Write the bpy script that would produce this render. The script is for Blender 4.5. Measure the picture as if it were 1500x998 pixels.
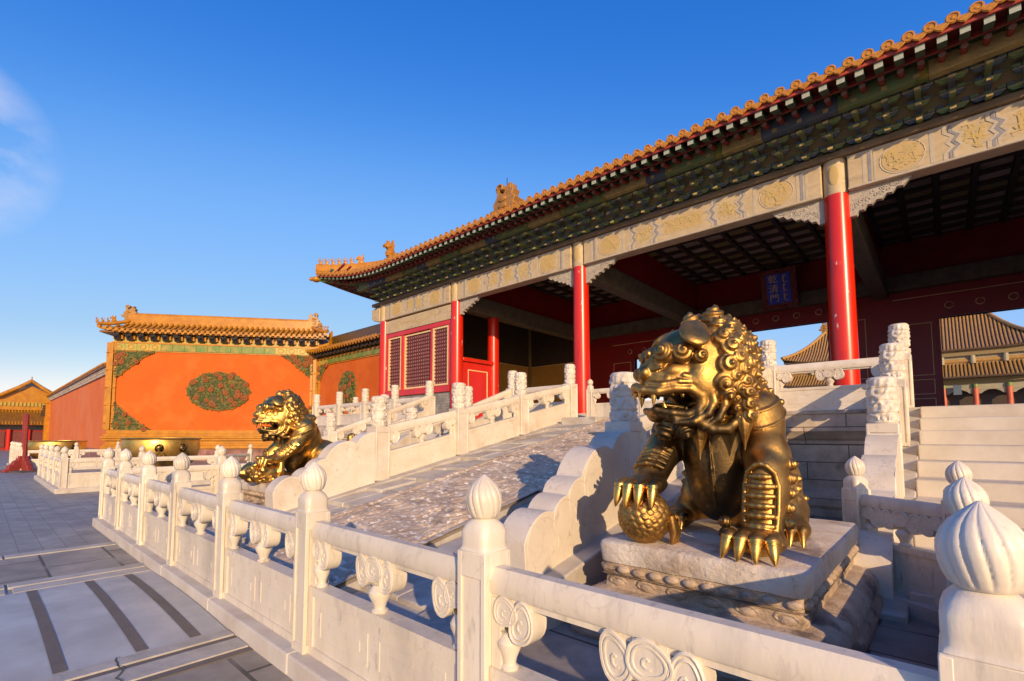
import bpy, bmesh, math, random
import numpy as np
from mathutils import Vector, Matrix, noise as mnoise
R = math.radians
scene = bpy.context.scene
for o in list(bpy.data.objects): bpy.data.objects.remove(o)
COL = scene.collection

# ------------------------------------------------------------------ camera
cam_d = bpy.data.cameras.new('camera'); cam = bpy.data.objects.new('camera', cam_d); COL.objects.link(cam)
cam_d.sensor_width = 36.0; cam_d.lens = 707.74/1500*36
cam_d.shift_x = (750-727.99)/1500; cam_d.shift_y = (589.16-499)/1500
cam_d.clip_start = 0.05; cam_d.clip_end = 6000
yaw, pit, rol = R(132.90), R(4.04), R(0.0335)
d_ = Vector((math.cos(pit)*math.cos(yaw), math.cos(pit)*math.sin(yaw), math.sin(pit)))
r_ = Vector((math.sin(yaw), -math.cos(yaw), 0)); u_ = r_.cross(d_)
r2 = r_*math.cos(rol)+u_*math.sin(rol); u2 = -r_*math.sin(rol)+u_*math.cos(rol)
cam.matrix_world = Matrix(((r2.x,u2.x,-d_.x,0),(r2.y,u2.y,-d_.y,0),(r2.z,u2.z,-d_.z,1.5),(0,0,0,1)))
scene.camera = cam

# ------------------------------------------------------------------ sun + sky
SUN_EL, SUN_AZ = R(16.8), R(125.0)          # azimuth clockwise from north (+Y)
sdir = Vector((math.sin(SUN_AZ)*math.cos(SUN_EL), math.cos(SUN_AZ)*math.cos(SUN_EL), math.sin(SUN_EL)))
sun_d = bpy.data.lights.new('sun', 'SUN'); sun_d.energy = 4.0; sun_d.angle = R(0.5); sun_d.color = (1.0, 0.71, 0.41)
sun = bpy.data.objects.new('sun', sun_d); COL.objects.link(sun)
sun.rotation_euler = (-sdir).to_track_quat('-Z', 'Y').to_euler(); sun.location = (30, -20, 40)
W = bpy.data.worlds.new('World'); scene.world = W; W.use_nodes = True
nt = W.node_tree; nt.nodes.clear()
def N(t, **k):
    n = nt.nodes.new(t)
    for a, b in k.items(): setattr(n, a, b)
    return n
out = N('ShaderNodeOutputWorld'); bg = N('ShaderNodeBackground'); sky = N('ShaderNodeTexSky', sky_type='NISHITA')
sky.sun_disc = False; sky.sun_elevation = SUN_EL; sky.sun_rotation = SUN_AZ
sky.altitude = 0; sky.air_density = 1.0; sky.dust_density = 0.3; sky.ozone_density = 2.0
# grade the sky towards the deep, evenly bright azure of the photograph
s1 = N('ShaderNodeVectorMath', operation='SCALE'); s1.inputs['Scale'].default_value = .05; nt.links.new(sky.outputs[0], s1.inputs[0])
cv = N('ShaderNodeRGBCurve')
for ch, pts in enumerate((((0,0),(.020,.0035),(.0388,.0078),(.0736,.0472),(.104,.0696),(.174,.116),(.30,.26),(1,.95)), ((0,0),(.068,.0488),(.127,.1132),(.1744,.138),(.27,.176),(.42,.29),(1,.80)), ((0,0),(.1238,.178),(.2136,.244),(.2696,.249),(.351,.240),(.50,.30),(1,.60)))):
    c = cv.mapping.curves[ch]; c.points[0].location = pts[0]; c.points[1].location = pts[-1]
    for p in pts[1:-1]: c.points.new(*p)
cv.mapping.update(); nt.links.new(s1.outputs[0], cv.inputs['Color'])
hs = N('ShaderNodeVectorMath', operation='SCALE'); hs.inputs['Scale'].default_value = 20.0; nt.links.new(cv.outputs[0], hs.inputs[0])
# thin wisp of cloud low in the west-south-west, mixed into the sky
tc = N('ShaderNodeTexCoord'); mp = N('ShaderNodeMapping'); mp.inputs['Scale'].default_value = (3, 3, 5)
nz = N('ShaderNodeTexNoise'); nz.inputs['Scale'].default_value = 1.6; nz.inputs['Detail'].default_value = 7; nz.inputs['Roughness'].default_value = .58
nt.links.new(tc.outputs['Generated'], mp.inputs[0]); nt.links.new(mp.outputs[0], nz.inputs['Vector'])
dp = N('ShaderNodeVectorMath', operation='DOT_PRODUCT')
cdir = (d_ + r_*((-95-728)/707.74) + u_*(-(205-589)/707.74)).normalized()
nt.links.new(tc.outputs['Generated'], dp.inputs[0]); dp.inputs[1].default_value = cdir
mr = N('ShaderNodeMapRange'); mr.inputs[1].default_value = math.cos(R(7.2)); mr.inputs[2].default_value = math.cos(R(1.0)); nt.links.new(dp.outputs['Value'], mr.inputs[0])
mr2 = N('ShaderNodeMapRange'); mr2.inputs[1].default_value = .36; mr2.inputs[2].default_value = .62; nt.links.new(nz.outputs[0], mr2.inputs[0])
mu = N('ShaderNodeMath', operation='MULTIPLY'); nt.links.new(mr.outputs[0], mu.inputs[0]); nt.links.new(mr2.outputs[0], mu.inputs[1])
mu2 = N('ShaderNodeMath', operation='MULTIPLY'); nt.links.new(mu.outputs[0], mu2.inputs[0]); mu2.inputs[1].default_value = .95
mx = N('ShaderNodeMix', data_type='RGBA'); nt.links.new(mu2.outputs[0], mx.inputs[0]); nt.links.new(hs.outputs[0], mx.inputs[6]); mx.inputs[7].default_value = (4.2, 4.2, 4.9, 1)
nt.links.new(mx.outputs[2], bg.inputs['Color']); bg.inputs['Strength'].default_value = 0.15
nt.links.new(bg.outputs[0], out.inputs[0])
vs = scene.view_settings; scene.display_settings.display_device = 'sRGB'
vs.view_transform = 'Standard'; vs.look = 'None'; vs.gamma = 1.0; vs.use_curve_mapping = False; vs.exposure = 0.38
scene.cycles.max_bounces = 8; scene.cycles.diffuse_bounces = 4; scene.cycles.glossy_bounces = 4

# ------------------------------------------------------------------ constants (camera stands at x=0, y=0, eye 1.5 m)
XA = -5.14                      # central axis of the gate
YE, ZF = 11.18, 1.995           # terrace edge, terrace floor
YC = 13.40                      # front column line
COLX = [XA-14.78, XA-9.585, XA-3.515, XA+3.515, XA+9.585, XA+14.78]

# ------------------------------------------------------------------ mesh helpers
class MB:
    def __init__(s): s.v = []; s.f = []; s.m = []
    def add(s, vs, fs, mi=0):
        b = len(s.v); s.v.extend([tuple(v) for v in vs])
        for f in fs: s.f.append(tuple(b+i for i in f)); s.m.append(mi)
        return s
    def box(s, x0, x1, y0, y1, z0, z1, mi=0):
        return s.add([(x0,y0,z0),(x1,y0,z0),(x1,y1,z0),(x0,y1,z0),(x0,y0,z1),(x1,y0,z1),(x1,y1,z1),(x0,y1,z1)],
                     [(0,3,2,1),(4,5,6,7),(0,1,5,4),(1,2,6,5),(2,3,7,6),(3,0,4,7)], mi)
    def prism(s, poly, axis, a, b, mi=0):
        # poly: 2-D points (counter-clockwise); axis: extrusion axis
        def P(p, t):
            if axis == 'x': return (t, p[0], p[1])
            if axis == 'y': return (p[0], t, p[1])
            return (p[0], p[1], t)
        n = len(poly)
        vs = [P(p, a) for p in poly]+[P(p, b) for p in poly]
        fs = [tuple(range(n-1, -1, -1)), tuple(range(n, 2*n))]+[(i, (i+1) % n, n+(i+1) % n, n+i) for i in range(n)]
        return s.add(vs, fs, mi)
    def lathe(s, prof, c=(0,0,0), seg=24, mi=0, fn=None, cap=True):
        vs = []; fs = []
        for j, (r, z) in enumerate(prof):
            for i in range(seg):
                a = 2*math.pi*i/seg
                q = fn(r, z, a) if fn else (r*math.cos(a), r*math.sin(a), z)
                vs.append((c[0]+q[0], c[1]+q[1], c[2]+q[2]))
        for j in range(len(prof)-1):
            for i in range(seg):
                k = (i+1) % seg
                fs.append((j*seg+i, j*seg+k, (j+1)*seg+k, (j+1)*seg+i))
        if cap:
            fs.append(tuple(range(seg-1, -1, -1))); fs.append(tuple((len(prof)-1)*seg+i for i in range(seg)))
        return s.add(vs, fs, mi)
    def tube(s, path, r, seg=8, mi=0, closed=False, flat=None):
        P = [Vector(p) for p in path]; n = len(P); vs = []; fs = []
        up = Vector((0,0,1)); prev = None
        for i in range(n):
            if closed: t = P[(i+1) % n]-P[i-1]
            else: t = P[min(i+1, n-1)]-P[max(i-1, 0)]
            t = t.normalized() if t.length > 1e-9 else Vector((0,0,1))
            if prev is None:
                a = t.cross(up)
                if a.length < 1e-3: a = t.cross(Vector((1,0,0)))
            else: a = prev-t*prev.dot(t)
            a.normalize(); prev = a; b = t.cross(a)
            rr = r[i] if isinstance(r, (list, tuple)) else r
            for k in range(seg):
                th = 2*math.pi*k/seg
                o = a*math.cos(th)*rr+b*math.sin(th)*rr
                if flat: o = Vector((o.x*flat[0], o.y*flat[1], o.z*flat[2]))
                vs.append(P[i]+o)
        for i in range(n if closed else n-1):
            j = (i+1) % n
            for k in range(seg):
                l = (k+1) % seg
                fs.append((i*seg+k, i*seg+l, j*seg+l, j*seg+k))
        if not closed:
            fs.append(tuple(range(seg-1, -1, -1))); fs.append(tuple((n-1)*seg+k for k in range(seg)))
        return s.add(vs, fs, mi)
    def ell(s, c, r, seg=16, rings=10, mi=0, fn=None):
        vs = [(c[0], c[1], c[2]-r[2])]; fs = []
        for j in range(1, rings):
            p = math.pi*j/rings-math.pi/2
            for i in range(seg):
                a = 2*math.pi*i/seg
                vs.append((c[0]+r[0]*math.cos(p)*math.cos(a), c[1]+r[1]*math.cos(p)*math.sin(a), c[2]+r[2]*math.sin(p)))
        vs.append((c[0], c[1], c[2]+r[2]))
        for i in range(seg): fs.append((0, 1+(i+1) % seg, 1+i))
        for j in range(rings-2):
            for i in range(seg):
                k = (i+1) % seg; fs.append((1+j*seg+i, 1+j*seg+k, 1+(j+1)*seg+k, 1+(j+1)*seg+i))
        L = len(vs)-1; b = 1+(rings-2)*seg
        for i in range(seg): fs.append((b+i, b+(i+1) % seg, L))
        return s.add(vs, fs, mi)
    def grid(s, fn, nu, nv, mi=0):
        vs = [fn(i/nu, j/nv) for j in range(nv+1) for i in range(nu+1)]
        return s.add(vs, [(j*(nu+1)+i, j*(nu+1)+i+1, (j+1)*(nu+1)+i+1, (j+1)*(nu+1)+i) for j in range(nv) for i in range(nu)], mi)
    def ring_loft(s, rings, mi=0, cap=True):
        n = len(rings[0]); b = []
        for r in rings: b += list(r)
        fs = [(j*n+i, j*n+(i+1) % n, (j+1)*n+(i+1) % n, (j+1)*n+i) for j in range(len(rings)-1) for i in range(n)]
        if cap: fs += [tuple(range(n-1, -1, -1)), tuple((len(rings)-1)*n+i for i in range(n))]
        return s.add(b, fs, mi)
    def xf(s, fn, start=0):
        for i in range(start, len(s.v)): s.v[i] = tuple(fn(*s.v[i]))
        return s
    def mesh(s, name, mats, smooth=35):
        me = bpy.data.meshes.new(name); me.from_pydata(s.v, [], s.f)
        for m in (mats if isinstance(mats, (list, tuple)) else [mats]): me.materials.append(m)
        me.polygons.foreach_set('material_index', s.m)
        if smooth:
            me.polygons.foreach_set('use_smooth', [True]*len(s.f)); me.update()
            me.set_sharp_from_angle(angle=R(smooth))
        me.update(); return me
    def build(s, name, mats, parent=None, smooth=35, bevel=0, world=False):
        o = bpy.data.objects.new(name, s.mesh(name, mats, smooth)); COL.objects.link(o)
        if parent is not None:
            o.parent = parent
            if world: o.location = -parent.location
        if bevel: add_bevel(o, bevel)
        return o
def add_bevel(o, w, seg=2):
    m = o.modifiers.new('bevel', 'BEVEL'); m.width = w; m.segments = seg; m.limit_method = 'ANGLE'; m.angle_limit = R(40)
def link_mesh(name, me, parent=None, loc=(0,0,0), rz=0, bevel=0, scale=None):
    o = bpy.data.objects.new(name, me); COL.objects.link(o); o.location = loc; o.rotation_euler = (0,0,rz)
    if scale: o.scale = scale
    if parent is not None: o.parent = parent
    if bevel: add_bevel(o, bevel)
    return o
def thing(name, label, cat, loc=(0,0,0), rz=0, group=None):
    o = bpy.data.objects.new(name, None); COL.objects.link(o); o.location = loc; o.rotation_euler = (0,0,rz); o.empty_display_size = .3
    o['label'] = label; o['category'] = cat
    if group: o['group'] = group
    return o
def tag(o, label, cat, group=None):
    o['label'] = label; o['category'] = cat
    if group: o['group'] = group
    return o
def struct(o): o['kind'] = 'structure'; return o

# ------------------------------------------------------------------ materials
def mat(name, c1, c2=None, scale=3.0, rough=.6, metal=0, bump=0, bscale=20, stretch=(1,1,1), c3=None, s3=1.0, t3=(.5,.65), contrast=(.35,.65), spec=.5, bdist=.02, rough2=None, coat=0, world=True, detail=6, vein=None, vs=2.0, vw=.012, vk=.6, dirt=None, ds=9.0, dt=(.60,.68), orand=None):
    m = bpy.data.materials.new(name); m.use_nodes = True; t = m.node_tree; n = t.nodes; l = t.links
    b = n['Principled BSDF']; b.inputs['Roughness'].default_value = rough; b.inputs['Metallic'].default_value = metal
    b.inputs['Specular IOR Level'].default_value = spec
    if coat: b.inputs['Coat Weight'].default_value = coat; b.inputs['Coat Roughness'].default_value = .15
    if world: src = n.new('ShaderNodeNewGeometry').outputs['Position']
    else: src = n.new('ShaderNodeTexCoord').outputs['Object']
    mp = n.new('ShaderNodeMapping'); mp.inputs['Scale'].default_value = stretch; l.new(src, mp.inputs[0])
    def nz(sc, det=detail):
        x = n.new('ShaderNodeTexNoise'); x.inputs['Scale'].default_value = sc; x.inputs['Detail'].default_value = det; x.inputs['Roughness'].default_value = .6
        l.new(mp.outputs[0], x.inputs['Vector']); return x
    def ramp(o, a, bb):
        x = n.new('ShaderNodeMapRange'); x.inputs[1].default_value = a; x.inputs[2].default_value = bb; l.new(o, x.inputs[0]); return x.outputs[0]
    def mix(f, a, bb):
        x = n.new('ShaderNodeMix'); x.data_type = 'RGBA'; l.new(f, x.inputs[0])
        for i, v in ((6, a), (7, bb)):
            if isinstance(v, tuple): x.inputs[i].default_value = (*v, 1)
            else: l.new(v, x.inputs[i])
        return x.outputs[2]
    col = None
    if c2:
        f = ramp(nz(scale).outputs[0], *contrast); col = mix(f, c1, c2)
        if rough2 is not None:
            x = n.new('ShaderNodeMapRange'); x.inputs[3].default_value = rough; x.inputs[4].default_value = rough2; l.new(f, x.inputs[0]); l.new(x.outputs[0], b.inputs['Roughness'])
    if c3:
        f = ramp(nz(s3).outputs[0], *t3); col = mix(f, col if col else c1, c3)
    if dirt:       # small irregular stains and chips
        f = ramp(nz(ds, 10).outputs[0], *dt); col = mix(f, col if col else c1, dirt)
    if vein:       # thin wandering veins and cracks
        x = nz(vs, 5); x.inputs['Distortion'].default_value = .6
        a = n.new('ShaderNodeMath'); a.operation = 'SUBTRACT'; a.inputs[1].default_value = .5; l.new(x.outputs[0], a.inputs[0])
        a2 = n.new('ShaderNodeMath'); a2.operation = 'ABSOLUTE'; l.new(a.outputs[0], a2.inputs[0])
        r_n = n.new('ShaderNodeMapRange'); r_n.inputs[1].default_value = 0; r_n.inputs[2].default_value = vw; r_n.inputs[3].default_value = vk; r_n.inputs[4].default_value = 0; l.new(a2.outputs[0], r_n.inputs[0])
        col = mix(r_n.outputs[0], col if col else c1, vein)
    if orand:      # each stone a little lighter or darker than its neighbour
        oi = n.new('ShaderNodeObjectInfo'); q = n.new('ShaderNodeMapRange'); q.inputs[3].default_value, q.inputs[4].default_value = orand; l.new(oi.outputs['Random'], q.inputs[0])
        sc = n.new('ShaderNodeVectorMath'); sc.operation = 'SCALE'; l.new(col, sc.inputs[0]); l.new(q.outputs[0], sc.inputs['Scale']); col = sc.outputs[0]
    if col: l.new(col, b.inputs['Base Color'])
    else: b.inputs['Base Color'].default_value = (*c1, 1)
    if bump:
        bp = n.new('ShaderNodeBump'); bp.inputs['Strength'].default_value = bump; bp.inputs['Distance'].default_value = bdist
        l.new(nz(bscale, 8).outputs[0], bp.inputs['Height']); l.new(bp.outputs[0], b.inputs['Normal'])
    m['_'] = 1; m.use_nodes = True
    return m
def brickmat(name, c1, c2, cm, bw, bh, mortar=.012, rough=.7, offset=.5, rot=0, bump=.4, plane='xy', noise=.5, rough2=None, c3=None, t3=(.5,.7), s3=.8, spec=.5):
    m = bpy.data.materials.new(name); m.use_nodes = True; t = m.node_tree; n = t.nodes; l = t.links
    b = n['Principled BSDF']; b.inputs['Roughness'].default_value = rough; b.inputs['Specular IOR Level'].default_value = spec
    g = n.new('ShaderNodeNewGeometry'); src = g.outputs['Position']
    if plane != 'xy':
        sp = n.new('ShaderNodeSeparateXYZ'); cb = n.new('ShaderNodeCombineXYZ'); l.new(src, sp.inputs[0])
        l.new(sp.outputs['X' if plane == 'xz' else 'Y'], cb.inputs[0]); l.new(sp.outputs['Z'], cb.inputs[1]); src = cb.outputs[0]
    mp = n.new('ShaderNodeMapping'); mp.inputs['Rotation'].default_value = (0,0,rot); l.new(src, mp.inputs[0])
    br = n.new('ShaderNodeTexBrick'); l.new(mp.outputs[0], br.inputs['Vector'])
    br.inputs['Scale'].default_value = 1; br.inputs['Brick Width'].default_value = bw; br.inputs['Row Height'].default_value = bh
    br.inputs['Mortar Size'].default_value = mortar; br.inputs['Mortar Smooth'].default_value = .3; br.offset = offset; br.inputs['Bias'].default_value = 0
    br.inputs['Color1'].default_value = (*c1,1); br.inputs['Color2'].default_value = (*c2,1); br.inputs['Mortar'].default_value = (*cm,1)
    nz = n.new('ShaderNodeTexNoise'); nz.inputs['Scale'].default_value = 2.2; nz.inputs['Detail'].default_value = 9; nz.inputs['Roughness'].default_value = .65; l.new(g.outputs['Position'], nz.inputs['Vector'])
    mr = n.new('ShaderNodeMapRange'); mr.inputs[1].default_value = .3; mr.inputs[2].default_value = .7; mr.inputs[3].default_value = 1-noise; mr.inputs[4].default_value = 1+noise; l.new(nz.outputs[0], mr.inputs[0])
    vm = n.new('ShaderNodeVectorMath'); vm.operation = 'SCALE'; l.new(br.outputs['Color'], vm.inputs[0]); l.new(mr.outputs[0], vm.inputs['Scale'])
    col = vm.outputs[0]
    if c3:
        n3 = n.new('ShaderNodeTexNoise'); n3.inputs['Scale'].default_value = s3; n3.inputs['Detail'].default_value = 8; l.new(g.outputs['Position'], n3.inputs['Vector'])
        r3 = n.new('ShaderNodeMapRange'); r3.inputs[1].default_value, r3.inputs[2].default_value = t3; l.new(n3.outputs[0], r3.inputs[0])
        mx = n.new('ShaderNodeMix'); mx.data_type = 'RGBA'; l.new(r3.outputs[0], mx.inputs[0]); l.new(col, mx.inputs[6]); mx.inputs[7].default_value = (*c3,1); col = mx.outputs[2]
    l.new(col, b.inputs['Base Color'])
    if rough2 is not None:
        x = n.new('ShaderNodeMapRange'); x.inputs[1].default_value = .35; x.inputs[2].default_value = .65; x.inputs[3].default_value = rough; x.inputs[4].default_value = rough2; l.new(nz.outputs[0], x.inputs[0]); l.new(x.outputs[0], b.inputs['Roughness'])
    bp = n.new('ShaderNodeBump'); bp.inputs['Strength'].default_value = bump; bp.inputs['Distance'].default_value = .01
    ad = n.new('ShaderNodeMath'); ad.operation = 'SUBTRACT'; l.new(nz.outputs[0], ad.inputs[0]); l.new(br.outputs['Fac'], ad.inputs[1])
    l.new(ad.outputs[0], bp.inputs['Height']); l.new(bp.outputs[0], b.inputs['Normal'])
    return m
M = {}
M['marble'] = mat('white_marble', (.69,.62,.52), (.61,.53,.42), 2.6, .45, bump=.35, bscale=26, c3=(.46,.38,.28), s3=1.5, t3=(.55,.80), bdist=.008, vein=(.40,.33,.26), vs=1.6, vw=.007, vk=.35, dirt=(.46,.39,.31), ds=11, dt=(.60,.72), orand=(.90,1.03))
M['marble_fence'] = mat('fence_marble', (.73,.66,.55), (.65,.58,.47), 4.5, .38, bump=.30, bscale=34, stretch=(1,1,.30), c3=(.47,.42,.355), s3=3.2, t3=(.53,.76), bdist=.006, vein=(.44,.39,.33), vs=2.0, vw=.007, vk=.32, dirt=(.46,.41,.345), ds=16, dt=(.59,.72), orand=(.86,1.03))
M['marble_carved'] = mat('carved_marble', (.68,.62,.54), (.52,.45,.36), 9, .5, bump=.6, bscale=16, c3=(.38,.32,.25), s3=4, t3=(.58,.8), bdist=.02)
M['marble_old'] = mat('weathered_marble', (.52,.47,.41), (.36,.30,.24), 3.0, .6, bump=.6, bscale=18, c3=(.16,.13,.11), s3=2.2, t3=(.54,.72), bdist=.015)
M['pedestal'] = mat('pedestal_stone', (.55,.43,.31), (.36,.25,.16), 5.0, .6, bump=1.0, bscale=30, stretch=(1,1,2.2), c3=(.16,.115,.085), s3=3.2, t3=(.53,.66), bdist=.014)
M['slabtop'] = mat('pedestal_top_stone', (.66,.59,.50), (.48,.37,.26), 2.6, .55, bump=.9, bscale=30, c3=(.24,.18,.13), s3=2.6, t3=(.56,.68), bdist=.012, vein=(.2,.16,.13), vs=3, vw=.008, vk=.5)
M['ramp'] = mat('carved_ramp_stone', (.62,.485,.345), (.42,.305,.20), 2.4, .6, bump=.7, bscale=30, stretch=(.65,1.3,1), c3=(.20,.16,.13), s3=6, t3=(.57,.70), dirt=(.80,.71,.57), ds=11, dt=(.555,.60), bdist=.02)
M['step'] = mat('old_step_stone', (.54,.50,.44), (.40,.35,.29), 2.5, .6, bump=.5, bscale=20, c3=(.24,.20,.16), s3=1.6, t3=(.54,.72), bdist=.012)
M['step_clean'] = mat('step_marble', (.58,.52,.44), (.48,.42,.34), 2.0, .55, bump=.3, bscale=24, c3=(.44,.37,.29), s3=1.2, t3=(.56,.75), bdist=.008)
M['paving'] = brickmat('grey_brick_paving', (.215,.205,.20), (.25,.24,.23), (.15,.145,.14), .46, .23, .006, .62, rough2=.48, noise=.22, bump=.35)
M['paving_pen'] = brickmat('dark_slab_paving', (.235,.205,.17), (.30,.265,.225), (.075,.065,.055), .95, .62, .016, .6, noise=.4, bump=.6, c3=(.26,.24,.21), t3=(.56,.7), s3=1.4)
M['slab'] = mat('pale_slab', (.42,.415,.41), (.33,.33,.33), 2.2, .36, bump=.15, bscale=14, c3=(.42,.42,.42), s3=4, t3=(.58,.78), rough2=.55, bdist=.01)
M['slab_strip'] = mat('pale_strip_stone', (.44,.41,.37), (.33,.305,.27), 4, .6, bump=.3, bscale=20)
M['strip'] = mat('brown_grip_strip', (.150,.125,.105), (.125,.105,.09), 5, .75, bump=.2, bscale=60)
M['red'] = mat('red_lacquer', (.60,.022,.005), (.50,.017,.005), 2.0, .30, bump=.05, bscale=8, stretch=(1,1,.3), coat=.3)
M['redcol'] = mat('peeling_red_lacquer', (.60,.020,.004), (.52,.016,.004), 2.0, .30, bump=.06, bscale=6, stretch=(1,1,.35), c3=(.68,.50,.42), s3=5.5, t3=(.672,.69), coat=.06, dirt=(.36,.012,.01), ds=3, dt=(.58,.75))
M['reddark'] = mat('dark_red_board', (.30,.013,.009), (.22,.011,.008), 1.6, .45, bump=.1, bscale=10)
M['gold'] = mat('gold_leaf', (.80,.52,.13), (.62,.36,.08), 12, .35, metal=.6)
M['goldline'] = mat('gold_paint_line', (.80,.58,.30), (.68,.48,.22), 8, .5)
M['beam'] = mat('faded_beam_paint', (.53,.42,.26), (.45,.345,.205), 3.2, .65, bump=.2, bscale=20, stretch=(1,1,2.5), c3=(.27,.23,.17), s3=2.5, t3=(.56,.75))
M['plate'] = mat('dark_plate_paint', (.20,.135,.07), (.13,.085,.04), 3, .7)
M['beamlight'] = mat('pale_beam_outline', (.50,.44,.34), (.43,.37,.28), 6, .6)
M['beamgrey'] = mat('blue_grey_beam_outline', (.20,.20,.25), (.28,.27,.29), 6, .65)
M['beamgold'] = mat('faded_gold_dragon', (.52,.37,.12), (.47,.36,.17), 14, .6)
M['beamgroundwarm'] = mat('warm_beam_panel', (.53,.385,.185), (.47,.33,.15), 5, .65)
M['finial'] = mat('dull_brown_glaze', (.38,.19,.03), (.27,.125,.022), 4, .4, bump=.3, bscale=14)
M['queti'] = mat('carved_bracket_paint', (.46,.41,.33), (.36,.31,.24), 9, .7, bump=.9, bscale=26, bdist=.02)
M['green'] = mat('green_bracket_paint', (.13,.25,.10), (.19,.20,.075), 5, .6, c3=(.26,.21,.07), s3=7, t3=(.55,.68))
M['blue'] = mat('blue_bracket_paint', (.08,.115,.19), (.10,.125,.125), 5, .6, c3=(.17,.16,.08), s3=7, t3=(.55,.7))
M['goldtrim'] = mat('dull_gold_trim', (.50,.37,.13), (.34,.26,.10), 7, .5)
M['boardgreen'] = mat('dark_green_board', (.21,.19,.085), (.27,.16,.065), 3, .7)
M['raftwhite'] = mat('pale_rafter_end', (.38,.42,.34), (.31,.34,.28), 20, .6)
M['raftgreen'] = mat('green_rafter', (.05,.10,.055), (.04,.07,.04), 8, .6)
M['raftred'] = mat('red_rafter', (.26,.035,.022), (.18,.025,.018), 6, .6)
M['raftend'] = mat('round_rafter_end', (.27,.15,.11), (.20,.12,.09), 12, .6)
M['fascia'] = mat('red_fascia', (.42,.060,.035), (.32,.045,.03), 4, .6)
M['tile'] = mat('yellow_glazed_tile', (.50,.225,.014), (.32,.125,.010), 5, .26, bump=.15, bscale=20, c3=(.17,.085,.015), s3=3, t3=(.58,.75))
M['tilefar'] = mat('hazed_distant_tile', (.42,.24,.07), (.33,.18,.05), 2, .4)  # haze of the distance is mixed into this tile colour
M['tilefarbase'] = mat('hazed_distant_channel', (.11,.065,.03), (.08,.05,.025), 2, .5)  # channel colour muted by the same painted haze
M['tilebase'] = mat('dull_tile_channel', (.22,.10,.012), (.14,.062,.01), 4, .4, bump=.2, bscale=20)
M['tileedge'] = mat('glazed_tile_end', (.54,.245,.016), (.36,.14,.012), 16, .3, bump=.5, bscale=45, bdist=.008)
M['reliefgreen'] = mat('dark_green_glaze', (.055,.085,.018), (.095,.105,.022), 3, .7, c3=(.17,.15,.035), s3=3, t3=(.5,.65))
M['tilegreen'] = mat('green_glazed_tile', (.10,.19,.035), (.19,.22,.045), 3, .3, bump=.3, bscale=20, c3=(.33,.24,.05), s3=2.5, t3=(.5,.65))
M['tilelight'] = mat('yellow_green_glaze', (.46,.31,.05), (.30,.30,.06), 3, .3, bump=.3, bscale=22)
M['tiledark'] = mat('dark_glaze', (.02,.025,.035), (.04,.035,.03), 6, .3)
M['reliefgold'] = mat('dull_relief_gold', (.26,.13,.015), (.18,.09,.012), 4, .7)
M['glazegold'] = mat('amber_glaze', (.48,.21,.012), (.36,.145,.010), 2.4, .3, bump=.3, bscale=18, bdist=.012)
M['orange'] = mat('orange_plaster', (.54,.105,.003), (.49,.088,.003), .7, .85, bump=.15, bscale=6, c3=(.60,.15,.022), s3=.5, t3=(.50,.72), dirt=(.42,.085,.010), ds=1.6, dt=(.58,.75))
M['pink'] = mat('faded_red_plaster', (.62,.15,.025), (.56,.12,.02), .6, .85, bump=.1, bscale=6, c3=(.60,.17,.06), s3=.35, t3=(.45,.65))
M['ochre'] = mat('ochre_wall', (.52,.29,.07), (.45,.24,.055), 1.4, .8)
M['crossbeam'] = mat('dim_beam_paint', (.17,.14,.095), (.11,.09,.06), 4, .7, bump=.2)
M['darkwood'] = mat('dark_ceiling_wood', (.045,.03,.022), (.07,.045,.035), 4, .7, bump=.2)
M['coffer'] = mat('faded_coffer', (.44,.33,.28), (.22,.18,.15), 1.1, .65)
M['plaquered'] = mat('plaque_frame', (.20,.02,.012), (.13,.02,.01), 8, .5, bump=.6, bscale=16)
M['plaqueblue'] = mat('plaque_blue', (.02,.05,.62), (.015,.04,.50), 4, .4)
M['lattice'] = mat('lattice_bars', (.16,.03,.03), (.11,.025,.025), 5, .6)
M['paper'] = mat('window_paper', (.40,.27,.28), (.30,.19,.21), 1.6, .6)
M['brickgrey'] = brickmat('grey_brick_dado', (.25,.24,.22), (.30,.28,.26), (.16,.15,.14), .42, .11, .008, .8, plane='xz')
M['duskybrick'] = brickmat('purple_brick_base', (.22,.10,.09), (.26,.13,.11), (.14,.09,.08), .4, .12, .008, .8, plane='xz')
M['iron'] = mat('black_iron', (.03,.03,.03), None, rough=.5, metal=.6)
M['hallwall'] = mat('faded_olive_paint', (.36,.32,.21), (.28,.25,.17), 1.2, .7)
M['hallcol'] = mat('orange_red_column', (.55,.12,.05), (.45,.09,.04), 1, .5)
M['standred'] = mat('matt_red_paint', (.26,.03,.022), (.20,.025,.02), 4, .6)
M['rubberdark'] = mat('dark_mat', (.07,.07,.065), (.05,.05,.05), 4, .8)
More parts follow.
